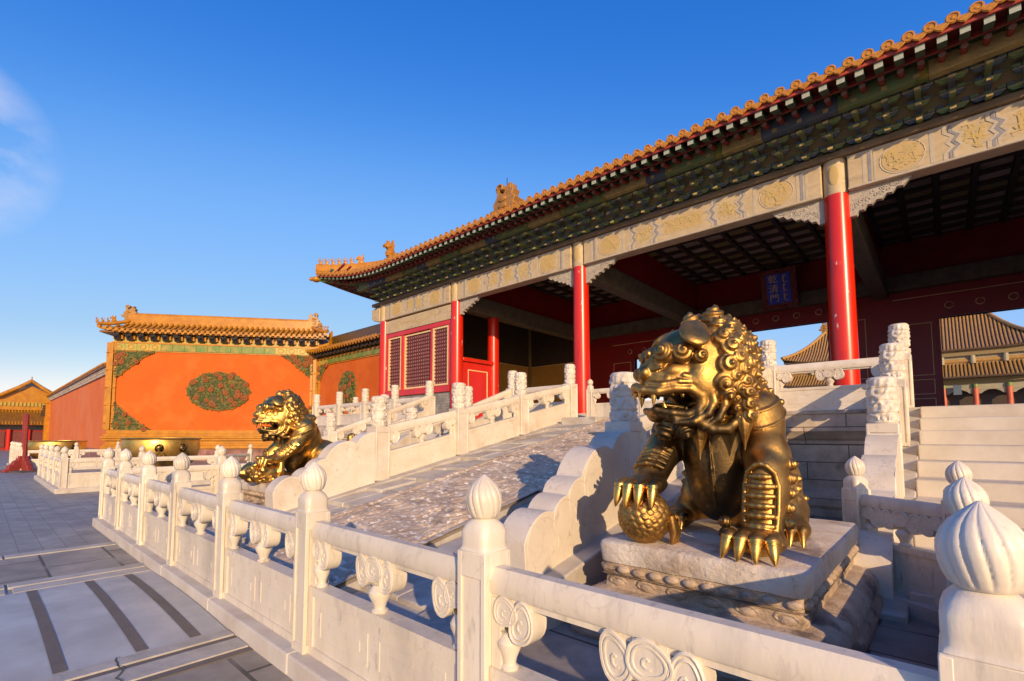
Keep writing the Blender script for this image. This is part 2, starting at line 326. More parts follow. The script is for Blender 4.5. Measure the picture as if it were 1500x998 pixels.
def bronze(name, base, base2, dark, r0=.22, r1=.4):
    m = bpy.data.materials.new(name); m.use_nodes = True; n = m.node_tree.nodes; l = m.node_tree.links; b = n['Principled BSDF']
    b.inputs['Metallic'].default_value = 1
    tc = n.new('ShaderNodeTexCoord')
    def nz(s, d=6):
        x = n.new('ShaderNodeTexNoise'); x.inputs['Scale'].default_value = s; x.inputs['Detail'].default_value = d; x.inputs['Roughness'].default_value = .6; l.new(tc.outputs['Object'], x.inputs['Vector']); return x.outputs[0]
    def mr(o, a, bb, c=0, d=1):
        x = n.new('ShaderNodeMapRange'); x.inputs[1].default_value = a; x.inputs[2].default_value = bb; x.inputs[3].default_value = c; x.inputs[4].default_value = d; l.new(o, x.inputs[0]); return x.outputs[0]
    def mix(f, a, bb):
        x = n.new('ShaderNodeMix'); x.data_type = 'RGBA'; l.new(f, x.inputs[0])
        for i, v in ((6, a), (7, bb)):
            if isinstance(v, tuple): x.inputs[i].default_value = (*v, 1)
            else: l.new(v, x.inputs[i])
        return x.outputs[2]
    c = mix(mr(nz(3.5), .38, .62), base, base2)
    at = n.new('ShaderNodeAttribute'); at.attribute_name = 'patina_and_mouth'
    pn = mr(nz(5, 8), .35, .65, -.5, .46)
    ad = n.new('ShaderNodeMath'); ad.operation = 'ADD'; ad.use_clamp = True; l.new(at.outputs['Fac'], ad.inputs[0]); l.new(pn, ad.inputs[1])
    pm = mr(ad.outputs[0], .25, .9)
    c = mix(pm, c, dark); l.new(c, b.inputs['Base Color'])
    rg = mr(nz(5), .35, .65, r0, r1); l.new(rg, b.inputs['Roughness'])
    bp = n.new('ShaderNodeBump'); bp.inputs['Strength'].default_value = .30; bp.inputs['Distance'].default_value = .008; l.new(nz(46, 8), bp.inputs['Height']); l.new(bp.outputs[0], b.inputs['Normal'])
    return m
M['bronze'] = bronze('gilt_bronze', (.50,.295,.085), (.31,.175,.055), (.095,.065,.032), .38, .60)
M['bronze_bright'] = bronze('polished_gilt_bronze', (.78,.48,.13), (.58,.33,.085), (.24,.15,.06), .28, .46)
M['bronze_dark'] = bronze('dark_bronze', (.20,.13,.05), (.12,.085,.04), (.04,.035,.02), .3, .5)
M['vat'] = bronze('satin_gilt_bronze', (.90,.58,.15), (.74,.44,.10), (.45,.28,.09), .40, .52)
M['bronze_west'] = bronze('bright_gilt_bronze', (.66,.41,.11), (.46,.27,.07), (.15,.10,.04), .32, .52)

# ------------------------------------------------------------------ ground
g = MB(); g.add([(-900,-900,0),(900,-900,0),(900,900,0),(-900,900,0)], [(0,1,2,3)])
struct(g.build('ground', M['paving'], smooth=0))
g = MB(); g.box(-8.46, -6.98, -9, 1.40, -.05, .004); struct(g.build('dark_slab_path', M['paving_pen'], smooth=0))
g = MB()
for y0, y1 in ((-9,-6.1),(-6.08,-3.2),(-3.18,.30),(.32,1.40)):
    g.box(-8.66, -8.47, y0, y1, -.05, .016)
for y0, y1 in ((-9,-5.2),(-5.18,-2.3),(-2.28,.27),(.29,1.40)):
    g.box(-6.97, -6.79, y0, y1, -.05, .020); g.box(-6.78, -6.56, y0+.03, y1, -.05, .014)
    g.box(-4.13, -3.99, y0, y1, -.05, .020); g.box(-3.92, -3.71, y0+.04, y1, -.05, .016)
rk = random.Random(3); px_, py_ = -4.14, .72
ck = MB()
for i in range(9):
    nx, ny = px_+.05, py_+rk.uniform(-.03,.03); ck.add([(px_,py_-.004,.0235),(nx,ny-.004,.0235),(nx,ny+.005,.0235),(px_,py_+.005,.0235)], [(0,1,2,3)]); px_, py_ = nx, ny
struct(ck.build('crack_path', M['rubberdark'], smooth=0))
o = g.build('pale_kerb_path', M['slab_strip'], smooth=0, bevel=.006); struct(o)
g = MB(); g.box(-3.985, -3.925, -9, 1.40, -.05, .010); g.box(-3.705, -3.63, -9, 1.40, -.05, .008)
struct(g.build('brown_joint_path', M['strip'], smooth=0))
def crown(x): return .012+.03*(1-((x+5.34)/1.2)**2)
g = MB(); ys = (-9,-6.2,-3.4,.06,1.40)
for a, b in zip(ys[:-1], ys[1:]):
    g.grid(lambda u, v: (-6.545+2.405*u, a+.004+(b-a-.008)*v, crown(-6.545+2.405*u)), 16, 2)
struct(g.build('pale_slab_path', M['slab']))
g = MB()
for y in (-1.4,-.96,-.5,-.02,.44,.865,1.19):
    w = .036
    g.grid(lambda u, v: (-6.52+2.36*u, y-w+2*w*v, crown(-6.52+2.36*u)+.004), 16, 1)
struct(g.build('grip_strip_path', M['strip']))
g = MB(); g.box(-3.62, 6, -9, 1.405, -.05, .004); struct(g.build('near_slab_path', M['paving_pen'], smooth=0))
g = MB(); g.box(-10.30, .02, 1.70, 11.3, -.05, .004); struct(g.build('pen_slab_path', M['paving_pen'], smooth=0))

# ------------------------------------------------------------------ terrace
def rect_ring(o, z, x0=XA-17.4, x1=XA+17.4, y0=11.0, y1=28.2):
    return [(x0-o,y0-o,z),(x1+o,y0-o,z),(x1+o,y1+o,z),(x0-o,y1+o,z)]
TB = brickmat('terrace_blocks', (.58,.48,.37), (.46,.37,.28), (.15,.12,.09), 1.35, .335, .010, .62, plane='xz', noise=.38, bump=.6, c3=(.20,.16,.12), t3=(.56,.74), s3=1.9)
t = thing('stone_terrace', 'long moulded pale stone terrace carrying the red-columned gate hall', 'terrace', (XA, 11.0, 0))
prof = [(.24,-.05),(.24,.12),(.20,.14),(.24,.20),(.24,.33),(.17,.44),(.05,.50),(.03,.52),(.03,1.34),(.05,1.36),(.05,1.42),(.10,1.46),(.16,1.56),(.20,1.60),(.20,1.915),(.195,1.92)]
m = MB(); m.ring_loft([rect_ring(o-.1, z) for o, z in prof], cap=False); m.build('plinth', TB, t, smooth=20, world=True)
m = MB(); m.ring_loft([rect_ring(o-.1, z) for o, z in ((.2,1.92),(.225,1.925),(.23,1.985),(.22,1.995))], cap=True); m.build('coping', M['marble_old'], t, smooth=20, world=True)
m = MB(); m.box(XA-17.0, XA+17.0, 11.55, 27.9, 1.9, 1.999); m.build('floor_paving', M['paving_pen'], t, smooth=0, world=True)

# ------------------------------------------------------------------ central stair with carved ramp
EB, WB = -2.66, -7.62
SLC = .2065
def zc(y): return .71+(y-5)*SLC
t = thing('ceremonial_stair', 'broad worn central stair with a carved stone ramp down its middle', 'stair', (XA, 1.9, 0))
for xc in (WB, EB):
    m = MB(); y0, y1 = 1.9, 11.0
    m.prism([(y0,-.05),(y1,-.05),(y1,zc(y1)),(y0,zc(y0))], 'x', xc-.33, xc+.33); m.build('stringer', M['step'], t, bevel=.015, world=True)
rnd = random.Random(4)
def steps(x0, x1, y0, n, tr, rise, mi=0, top=None, jit=0, rn=rnd, drop=.10):
    m = MB()
    for k in range(n):
        ya = y0+k*tr; z = (k+1)*rise-drop
        j = [rn.uniform(-jit, jit) for _ in range(5)]
        yb = y0+n*tr+.25
        if jit and k < n-1:
            # a worn tread in two or three blocks of slightly different height
            xs = [x0, x0+(x1-x0)*rn.uniform(.35,.6), x1]
            for a, b in zip(xs[:-1], xs[1:]):
                dz = rn.uniform(-jit, jit); y_0 = ya+rn.uniform(-jit,jit); zl = -.05 if k == 0 else max(-.05, z-rise-.14); m.prism([(y_0,zl),(ya+tr+.12,zl),(ya+tr+.12,z+dz+rise*.34),(ya+tr,z+dz+rise*.34),(y_0,z+dz-rise*.34)], 'x', a+.004, b-.004)
        else: m.box(x0, x1, ya, ya+tr+.06 if k < n-1 else yb, -.05 if k == 0 else z-rise-.1, 1.98)
    return m
nst = 13
for x0, x1 in ((WB+.332, XA-1.12), (XA+1.12, EB-.332)):
    m = steps(x0, x1, 1.75, nst, (11.0-1.75)/nst, 1.985/nst, jit=.022)
    o = m.build('step_flight', M['step'], t, bevel=.02, world=True)
cells = {}
def cell(i, j):
    if (i, j) not in cells:
        rn = random.Random(i*7919+j*104729); cells[(i, j)] = ((i+.5+rn.uniform(-.33,.33))*.40, (j+.5+rn.uniform(-.33,.33))*.40, rn.choice((-1,1)), rn.uniform(0,6.3), rn.uniform(.8,1.25))
    return cells[(i, j)]
def relief(x, y):
    # rolling cloud scrolls: the nearest scroll winds around its own centre
    i, j = math.floor(x/.40), math.floor(y/.40); best = 9; c = None
    for a in (-1,0,1):
        for b in (-1,0,1):
            q = cell(i+a, j+b); d = math.hypot(x-q[0], y-q[1])/q[4]
            if d < best: best = d; c = q
    ang = math.atan2(y-c[1], x-c[0]); w = math.cos(best/.062*math.pi+c[2]*ang+c[3])
    h = .020*max(-.35, min(.55, w))+.060*max(0, .22-best)
    wear = mnoise.noise(Vector((x*1.1, y*1.1, 3)))
    return h*(.75+.7*wear)+.010*mnoise.noise(Vector((x*9, y*9, 5)))+.012*wear
m = MB(); y0, y1 = 1.95, 11.02
def fr(u, v):
    x = XA-1.12+2.24*u; y = y0+(y1-y0)*v; ed = min(u, 1-u)*2.24
    z = zc(y)+.03
    jt = min(abs(y-q) for q in (2.9, 5.2, 7.9, 9.8))
    if ed > .16: z += relief(x, y)*1.1
    elif ed > .12: z -= .02
    else: z += .012
    if jt < .014: z -= .03
    return (x, y, z)
m.grid(fr, 110, 420)
m.build('carved_slab', M['ramp'], t, smooth=60, world=True)
m = MB(); m.prism([(y0,-.05),(y1,-.05),(y1,zc(y1)-.004),(y0,zc(y0)-.004)], 'x', XA-1.118, XA+1.118); m.build('ramp_bed', M['step'], t, smooth=0, world=True)

# ------------------------------------------------------------------ side flights
RS, TS = .1985, .56
SLS = RS/TS
for k, (x0, x1, lab) in enumerate(((-.55, 3.46, 'plain pale marble stair at the right edge, beside the near lion'), (-13.74, -9.73, 'plain pale marble stair beyond the far lion, left of the central stair'))):
    t = thing('side_stair', lab, 'stair', ((x0+x1)/2, 5.5, 0), group='side stairs up to the gate')
    n = 10; y0 = 11.0-n*TS
    m = MB()
    for i in range(n):
        z = (i+1)*RS; z = min(z, 1.985)
        m.box(x0+.25, x1-.25, y0+i*TS, y0+i*TS+TS+.1 if i < n-1 else 11.2, -.05 if i == 0 else z-RS-.1, z)
    m.build('step_flight', M['step_clean'], t, bevel=.016, world=True)
    for xc in (x0, x1):
        m = MB(); zt = lambda y: 1.985+(y-11.0)*SLS
        m.prism([(y0-.25,-.05),(11.0,-.05),(11.0,zt(11.0)),(y0-.1,max(.06,zt(y0-.1))),(y0-.25,.06)], 'x', xc-.2499, xc+.2499); m.build('stringer', M['step'], t, bevel=.015, world=True)
def zs(y): return min(1.995, 1.985+(y-11.0)*SLS)

# ------------------------------------------------------------------ gate hall
hall = thing('gate_hall', 'long red-columned gate hall with a yellow glazed roof, open in front above the terrace', 'gate hall', (XA, 19.65, ZF))
def hp(m, name, mats, smooth=35, bevel=0, parent=None):
    o = m.build(name, mats, None, smooth, bevel); o.parent = parent if parent else hall
    o.location = -hall.location
    if parent: o.location = (0,0,0)
    return o
# columns
cm = MB(); cm.lathe([(.275,0),(.27,.3),(.262,3.2),(.25,4.93)], seg=32); col_me = cm.mesh('column', M['redcol'])
cb = MB(); cb.lathe([(.44,-.14),(.44,-.02),(.40,.03),(.33,.06),(.33,.08)], seg=28); base_me = cb.mesh('column_base', M['marble_old'])
ch = MB(); ch.lathe([(.25,0),(.25,.86)], seg=28); ch.box(-.262,.262,-.05,.05,.02,.8); head_me = ch.mesh('column_head', M['beam'])
hd = MB(); hd.ell((0,-.246,.43),(.10,.012,.25), 14, 10); headg_me = hd.mesh('column_head_gilding', M['beamgold'])
def column(x, y, top=True, h=1.0):
    c = link_mesh('column', col_me, hall, (x-hall.location.x, y-hall.location.y, .15)); 
    if h != 1: c.scale = (1,1,h)
    link_mesh('column_base', base_me, c, (0,0,0))
    if top:
        link_mesh('column_head', head_me, c, (0,0,4.93)); link_mesh('head_gilding', headg_me, c, (0,0,4.93))
for x in COLX:
    column(x, YC)
for x in (COLX[0], COLX[1], COLX[4], COLX[5]): column(x, 15.6, False, .938)
for x in COLX: column(x, 25.7, False, 1.0)
# front beams with their faded painting
rnd = random.Random(11)
RC = [0]
def ribbon(m, pts, w, y0, y1, mi=0):
    for (a, b) in zip(pts[:-1], pts[1:]):
        RC[0] += 1; y0_ = y0-(RC[0] % 23)*.00035
        d = Vector((b[0]-a[0], b[1]-a[1])); L = d.length
        if L < 1e-5: continue
        n = Vector((-d.y, d.x))/L*w/2; e = d/L*w*.3
        m.prism([(a[0]-n.x-e.x,a[1]-n.y-e.y),(b[0]-n.x+e.x,b[1]-n.y+e.y),(b[0]+n.x+e.x,b[1]+n.y+e.y),(a[0]+n.x-e.x,a[1]+n.y-e.y)], 'y', y0_, y1, mi)
def dragon(m, cx, cz, w, h, yf, mi, rn):
    m = MB()
    # a coiling gold dragon reduced to a wavering body, legs and cloud flecks
    ph = rn.uniform(0, 6); pts = []
    for i in range(26):
        u = i/25; pts.append((cx+w*(u-.5)*.92, cz+h*.27*math.sin(ph+u*math.pi*3.2)+h*.08*math.sin(u*17)))
    ribbon(m, pts, h*.075, yf-.004, yf, mi)
    for i in range(2, 25, 2):
        p = pts[i]; a = rn.uniform(0, 6.3); L = h*rn.uniform(.14,.27)
        ribbon(m, [p, (p[0]+L*math.cos(a), p[1]+L*.8*math.sin(a)), (p[0]+L*1.3*math.cos(a+.6), p[1]+L*1.0*math.sin(a+.6))], h*.05, yf-.0042, yf, mi)
    for _ in range(int(24+w*34)):
        x = cx+rn.uniform(-.47,.47)*w; z = cz+rn.uniform(-.42,.42)*h; r = h*rn.uniform(.018,.045)
        RC[0] += 1; m.prism([(x+r*1.6*math.cos(q*1.047), z+r*math.sin(q*1.047)) for q in range(6)], 'y', yf-.0005-(RC[0] % 23)*.00033, yf, mi)
    hp(m, 'gilt_dragon', M['beamgold'], 0)
def zig(x, z0, z1, s, a=.13):
    zm = (z0+z1)/2
    return [(x, z0), (x, z0+.12), (x+s*a*.9, zm-.11), (x+s*a*.3, zm), (x+s*a*.9, zm+.11), (x, z1-.12), (x, z1)]
def painted_beam(x0, x1, z0, z1, y0, y1, ends=True, drg=True):
    m = MB(); m.box(x0, x1, y0, y1, z0, z1); b = hp(m, 'beam', M['beam'], bevel=.02)
    p = MB(); g = MB(); L = x1-x0; H = z1-z0; yf = y0
    p.box(x0, x1, yf-.004, yf, z0+.015, z0+.05, 0); p.box(x0, x1, yf-.004, yf, z1-.05, z1-.015, 0)
    za, zb = z0+.06, z1-.06
    def vbar(x, w, mi): p.box(x-w/2, x+w/2, yf-.005, yf, za, zb, mi)
    c = (x0+x1)/2
    for s, xe in ((1, x0), (-1, x1)):
        vbar(xe+s*.30, .05, 0); vbar(xe+s*.40, .06, 1); vbar(xe+s*.49, .04, 0)
        if L > 4:
            cx = xe+s*(.49+.46); rr = min(.34, H*.43)
            p.tube([(cx+rr*1.1*math.cos(q*.2618), yf-.001, (z0+z1)/2+rr*math.sin(q*.2618)) for q in range(24)], .010, 6, 0, True)
            m2 = MB(); m2.prism([(cx+rr*1.0*math.cos(q*.2618), (z0+z1)/2+rr*.9*math.sin(q*.2618)) for q in range(24)], 'y', yf-.006, yf)
            hp(m2, 'roundel', M['beamgroundwarm'])
            dragon(g, cx, (z0+z1)/2, rr*1.5, rr*1.7, yf-.006, 0, rnd)
            vbar(xe+s*1.43, .07, 0)
            xz = xe+s*1.62
            for k, (dx, w, mi) in enumerate(((0,.05,0),(.08,.035,1),(.14,.04,0))): ribbon(p, zig(xz+s*dx, za, zb, s), w, yf-.004, yf, mi)
            xz2 = xz+s*(.14+.62*(L/7.03))
            dragon(g, (xz+.2*s+xz2)/2, (z0+z1)/2, abs(xz2-xz)-.25, H*.66, yf, 0, rnd)
            for dx, w, mi in ((0,.05,0),(.07,.05,1),(.14,.04,0)): ribbon(p, zig(xz2+s*dx, za, zb, s), w, yf-.004, yf, mi)
    if L > 4:
        w = (x1-x0)-2*(1.62+.28+.62*(L/7.03)+.25)
        wp = MB(); wp.prism([(c-w*.47,z0+.20),(c+w*.47,z0+.20),(c+w*.5,z0+.26),(c+w*.5,z1-.26),(c+w*.47,z1-.20),(c-w*.47,z1-.20),(c-w*.5,z1-.26),(c-w*.5,z0+.26)], 'y', yf-.0012, yf); hp(wp, 'gilt_panel', M['beamgroundwarm'], 0)
        if drg: dragon(g, c-w*.24, (z0+z1)/2, w*.44, H*.62, yf, 0, rnd); dragon(g, c+w*.24, (z0+z1)/2, w*.44, H*.62, yf, 0, rnd)
    else:
        wp = MB(); wp.box(c-.85, c+.85, yf-.0012, yf, z0+.17, z1-.17); hp(wp, 'gilt_panel', M['beamgroundwarm'], 0)
        vbar(c-.9, .04, 0); vbar(c+.9, .04, 0); dragon(g, c, (z0+z1)/2, 1.5, H*.6, yf, 0, rnd)
    hp(p, 'painted_outline', [M['beamlight'], M['beamgrey']], 0); 
for a, b in zip(COLX[:-1], COLX[1:]): painted_beam(a+.25, b-.25, 7.08, 7.88, 13.19, 13.61)
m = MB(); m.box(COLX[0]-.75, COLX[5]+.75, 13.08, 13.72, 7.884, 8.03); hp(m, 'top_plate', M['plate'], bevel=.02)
for x, s in ((COLX[0], -1), (COLX[5], 1)):       # the overbite head of the corner beam
    m = MB(); m.prism([(s*.25,7.10),(s*.78,7.22),(s*.92,7.34),(s*.92,7.80),(s*.25,7.86)] if s > 0 else [(s*.25,7.10),(s*.25,7.86),(s*.92,7.80),(s*.92,7.34),(s*.78,7.22)], 'y', 13.2, 13.6)
    m.xf(lambda X, Y, Z: (X+x, Y, Z)); hp(m, 'beam_head', M['beam'], bevel=.03)
    m = MB(); m.box(x-.2, x+.2, 13.6, 25.8, 7.10, 7.86); hp(m, 'side_beam', M['beam'], bevel=.02)
for x in COLX[1:5]:
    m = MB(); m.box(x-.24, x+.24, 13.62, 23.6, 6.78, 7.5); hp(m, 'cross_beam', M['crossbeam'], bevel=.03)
    m = MB(); m.box(x-.06, x+.06, 13.62, 23.6, 7.5, 8.9); hp(m, 'cross_board', M['reddark'], 0)
m = MB(); m.box(COLX[0], COLX[5], 25.5, 25.9, 7.08, 8.9); hp(m, 'rear_beam', M['beam'])
# carved brackets under the beam
q = MB(); pr = [(0,0),(0,-.60),(.13,-.60),(.17,-.50),(.27,-.50),(.34,-.40),(.42,-.42),(.50,-.34),(.60,-.35),(.68,-.25),(.78,-.26),(.86,-.16),(.97,-.17),(1.08,-.06),(1.12,0)]
q.prism(pr[::-1], 'y', -.07, .07)
rq = random.Random(3)
for i in range(26):
    u = rq.uniform(.08, .95); hmax = .52*(1-u)+.03; zz = -rq.uniform(.05, max(.06, hmax)); r = rq.uniform(.028,.055)
    for yy in (-.072, .072):
        q.tube([(u*1.02+r*math.cos(k*.7)*(1-k*.08), yy, zz+r*math.sin(k*.7)*(1-k*.08)) for k in range(9)], .011, 5)
queti = q.mesh('carved_bracket', M['queti'])
for i, x in enumerate(COLX):
    for s in (1, -1):
        if (i == 0) or (i == 5) or (i == 1 and s < 0) or (i == 4 and s > 0): continue
        o = link_mesh('carved_bracket', queti, hall, (x+s*.24-hall.location.x, YC-hall.location.y, 7.078-ZF)); o.scale = (s*.98, 1, .96)
# bracket sets
b = MB()
for k in range(4):
    z = .02+k*.19; yo = -.10-.235*k
    b.box(-.045,.045, yo-.2, .3, z, z+.10, k % 2)                                  # arm reaching out
    if k < 3:
        b.prism([(yo-.15,z+.13),(yo-.50,z-.03),(yo-.52,z-.09),(yo-.44,z-.08),(yo-.15,z+.01)], 'x', -.045, .045, k % 2); b.prism([(yo-.50,z-.028),(yo-.522,z-.09),(yo-.50,z-.088),(yo-.48,z-.02)], 'x', -.047, .047, 2)  # beak
    for yy in ([yo-.12] if k else [0.0, yo-.12]):
        w = (.24,.18,.24,.15)[k]
        pl = [(-w, z+.17),(-w,z+.12),(-w+.08,z+.05),(w-.08,z+.05),(w,z+.12),(w,z+.17)]
        b.prism(pl, 'y', yy-.04, yy+.04, (k+1) % 2)
        b.prism([(p[0]*1.0, p[1]) for p in [(-w,z+.125),(w,z+.125),(w,z+.14),(-w,z+.14)]], 'y', yy-.043, yy+.043, 2)
        for xx in (-w+.05, 0, w-.05):
            b.box(xx-.055, xx+.055, yy-.055, yy+.055, z+.165, z+.225, (k) % 2)
    b.box(-.05,.05, yo-.205, yo-.2, z+.01, z+.09, 2)
bset = b.mesh('bracket_set', [M['green'], M['blue'], M['goldtrim']], 0)
bset2 = b.mesh('bracket_set', [M['blue'], M['green'], M['goldtrim']], 0)
k = 0
for a, c in zip(COLX[:-1], COLX[1:]):
    n = round((c-a)/.52)
    for i in range(n+(1 if c == COLX[5] else 0)):
        x = a+(c-a)*i/n
        link_mesh('bracket_set', bset if k % 2 else bset2, hall, (x-hall.location.x, YC-hall.location.y, 8.03-ZF)); k += 1
for i in range(21):
    link_mesh('bracket_set', bset if i % 2 else bset2, hall, (COLX[0]-hall.location.x, YC+.4+i*.56-hall.location.y, 8.03-ZF), R(-90))
m = MB(); m.prism([(13.34,8.032),(13.38,8.032),(12.72,8.95),(12.66,8.95)], 'x', COLX[0], COLX[5]); m.box(COLX[0], COLX[5], 13.42, 13.5, 8.031, 9.1); m.box(COLX[0]-.02, COLX[0]+.06, 13.4, 25.8, 8.03, 9.1); hp(m, 'bracket_board', M['boardgreen'], 0)
for k in range(4):           # long ties running through the bracket sets
    m = MB(); yy = 13.40-.20-.235*k+.03; zz = 8.03+.02+.19*k
    m.box(COLX[0]-.2-.2*k, COLX[5]+.2+.2*k, yy, yy+.07, zz+.215, zz+.30, k % 2)
    m.box(COLX[0]-.2-.2*k, COLX[5]+.2+.2*k, yy-.004, yy-.0005, zz+.22, zz+.235, 2); hp(m, 'bracket_tie', [M['blue'], M['green'], M['goldtrim']], 0)
    rt_ = random.Random(40+k)
# eave beam painted in blue and green lengths
m = MB(); xl = COLX[0]-1.0; i = 0; rr = random.Random(8)
while xl < COLX[5]+1.0:
    L = rr.choice((.55,.18,1.5,.18)) if i % 2 else rr.choice((.9,1.3)); x2 = min(xl+L, COLX[5]+1.0)
    m.box(xl+.004, x2-.004, 12.40, 12.58, 8.58, 8.90, (0,1,2,1)[i % 4] if L > .3 else 3); xl = x2; i += 1
hp(m, 'eave_beam', [M['green'], M['blue'], M['goldtrim'], M['tilegreen']], 0)
m = MB(); m.box(COLX[0]-1.06, COLX[0]-.9, 12.4, 25.5, 8.70, 8.90); hp(m, 'side_eave_beam', M['green'], 0)
m = MB(); m.tube([(COLX[0]-1.2,12.55,9.02),(COLX[5]+1.2,12.55,9.02)], .12, 14); hp(m, 'eave_purlin', M['green'])

# ---------- roof
XW, XEs = XA-17.35, XA+17.35        # roof corners
YR, ZR, RUN = 19.65, 14.0, 8.15
def lift(x):
    t = max(0, 1-(min(x-XW, XEs-x))/5.0); return t*t
def eY(x): return 11.50-.50*lift(x)
def eZ(x): return 8.86+.62*lift(x)
def roofz(x, y):
    t = max(0, (y-eY(x))/RUN); f = 4.35*(.62*t+.38*t*t)
    return eZ(x)*(1-min(1,t))+min(1,t)*8.86+f+.0
GX = (XA-12.75, XA+12.75)           # gable planes
pitch = .303
def hipmax(x):
    if x < GX[0]: return min(YR, eY(x)+(x-XW)*1.0)
    if x > GX[1]: return min(YR, eY(x)+(XEs-x)*1.0)
    return YR
roof = MB(); nrow = int(round((XEs-XW)/pitch)); sag = MB(); ends = MB(); nails = MB()
xs = [XW+.1+i*pitch for i in range(nrow)]
off = (-2.603-xs[0]) % pitch; xs = [x+off for x in xs if XW+.02 < x+off < XEs-.02]
def strip(m, x, xa, xb, y1, dz, mi=0, n=12):
    y0 = eY(x); vs = []; fs = []
    for j in range(n+1):
        y = y0+(y1-y0)*j/n
        for q in (xa, xb): vs.append((q, y, roofz(x, y)+dz))
    for j in range(n): fs.append((2*j, 2*j+1, 2*j+3, 2*j+2))
    m.add(vs, fs, mi)
for x in xs:
    y1 = max(hipmax(x), eY(x)+.15)
    strip(sag, x, x-pitch/2-.001, x+pitch/2+.001, y1, .0)
    # half-round cover tiles
    n = 14; y0 = eY(x)-.03; vs = []; fs = []; K = 7; r = .082
    for j in range(n+1):
        y = y0+(y1-y0)*j/n; z = roofz(x, max(y, eY(x)))+.045
        for q in range(K):
            a = math.pi*q/(K-1); vs.append((x+r*math.cos(a), y, z+r*math.sin(a)*1.0))
    for j in range(n):
        for q in range(K-1): fs.append((j*K+q, j*K+q+1, (j+1)*K+q+1, (j+1)*K+q))
    roof.add(vs, fs)
    ze = eZ(x)+.045; ye = eY(x)-.03
    # round end tile with raised rim and boss, and the nail cap above it
    ends.prism([(x+.104*math.cos(a*.3927), ze+.03+.104*math.sin(a*.3927)) for a in range(16)], 'y', ye-.03, ye)
    ends.tube([(x+.082*math.cos(a*.5236), ye-.032, ze+.03+.082*math.sin(a*.5236)) for a in range(12)], .013, 5, 0, True)
    ends.ell((x, ye-.03, ze+.02), (.03,.02,.03), 8, 6)
    ends.ell((x, eY(x)+.22, roofz(x, eY(x)+.22)+.15), (.035,.035,.05), 8, 6)
    # drip tile between
    xd = x+pitch/2; zd = eZ(xd)+.03; yd = eY(xd)-.045
    pl = [(xd-.14, zd+.03)]+[(xd-.14+.28*i/10, zd+.03-.145*math.sin(math.pi*i/10)**.7-.02*(1 if i == 5 else 0)) for i in range(1, 10)]+[(xd+.14, zd+.03)]
    pl += [(xd+.10-.2*i/6, zd+.03-.035*math.sin(math.pi*i/6)) for i in range(7)]
    ends.prism(pl, 'y', yd-.02, yd)
    ends.tube([(p[0]*.86+xd*.14, yd-.021, p[1]*.86+(zd)*.14+.0) for p in pl[1:10]], .008, 5)
    # pan tile mouth reaching back
    ends.box(xd-.10, xd+.10, yd, yd+.30, zd+.012, zd+.028)
hp(sag, 'tile_channel', M['tilebase'], 60); rt = hp(roof, 'roof_tile_cover', M['tile'], 60)
hp(ends, 'eave_tile_edge', M['tileedge'], 30)
# back slope, hip ends, gables (never seen from the front, but the roof is whole)
m = MB()
m.grid(lambda u, v: (GX[0]-.3+(GX[1]-GX[0]+.6)*u, YR+RUN*v, roofz(XA, 2*YR-(YR+RUN*v))), 2, 10)
for s, x0, gx in ((1, XW, GX[0]), (-1, XEs, GX[1])):
    W_ = abs(gx-x0)
    def hipf(u, v):
        yy = eY(x0+s*.01)+(2*YR-2*eY(x0+s*.01))*u; d = W_*v
        ya = 11.0+d; yb = 2*YR-11.0-d
        y = ya+(yb-ya)*u; lf = max(0, 1-min(y-11.0, 2*YR-11.0-y)/5.0)**2
        return (x0+s*d, y, 8.86+.62*lf*(1-v)+4.35*(.62*d/RUN+.38*(d/RUN)**2))
    m.grid(hipf, 24, 8)
hp(m, 'hip_and_back_slope', M['tilebase'], 40)
m = MB()
for gx in GX: m.prism([(YR-4.2, 10.6), (YR+4.2, 10.6), (YR, 13.1)], 'x', gx-.05, gx+.05)
hp(m, 'gable_board', M['reddark'], 0)
# ridges
m = MB(); m.box(GX[0]+.1, GX[1]-.1, YR-.22, YR+.22, 13.0, 13.72); m.tube([(GX[0]+.1,YR,13.75),(GX[1]-.1,YR,13.75)], .14, 10); rg = hp(m, 'main_ridge', M['glazegold'], 30)
for gx in GX:
    m = MB(); pts = [(gx, 12.15+i*(YR-12.15)/10, roofz(XA, 12.15+i*(YR-12.15)/10)+.26) for i in range(11)]
    m.tube(pts, .22, 8, flat=(.8,1,1.15)); hp(m, 'gable_ridge', M['glazegold'], 60)
for sx in (0, 1):
    m = MB(); X = lambda d: (XW+d if sx == 0 else XEs-d)
    pts = [(X(.04+i*.49), 11.03+i*.49*.98, roofz(X(.04+i*.49), 11.03+i*.49*.98)+.20+(.10 if i == 0 else 0)) for i in range(10)]
    m.tube(pts, [.13]+[.17]*9, 8, flat=(.8,.8,1.75)); hp(m, 'hip_ridge', M['glazegold'], 60)
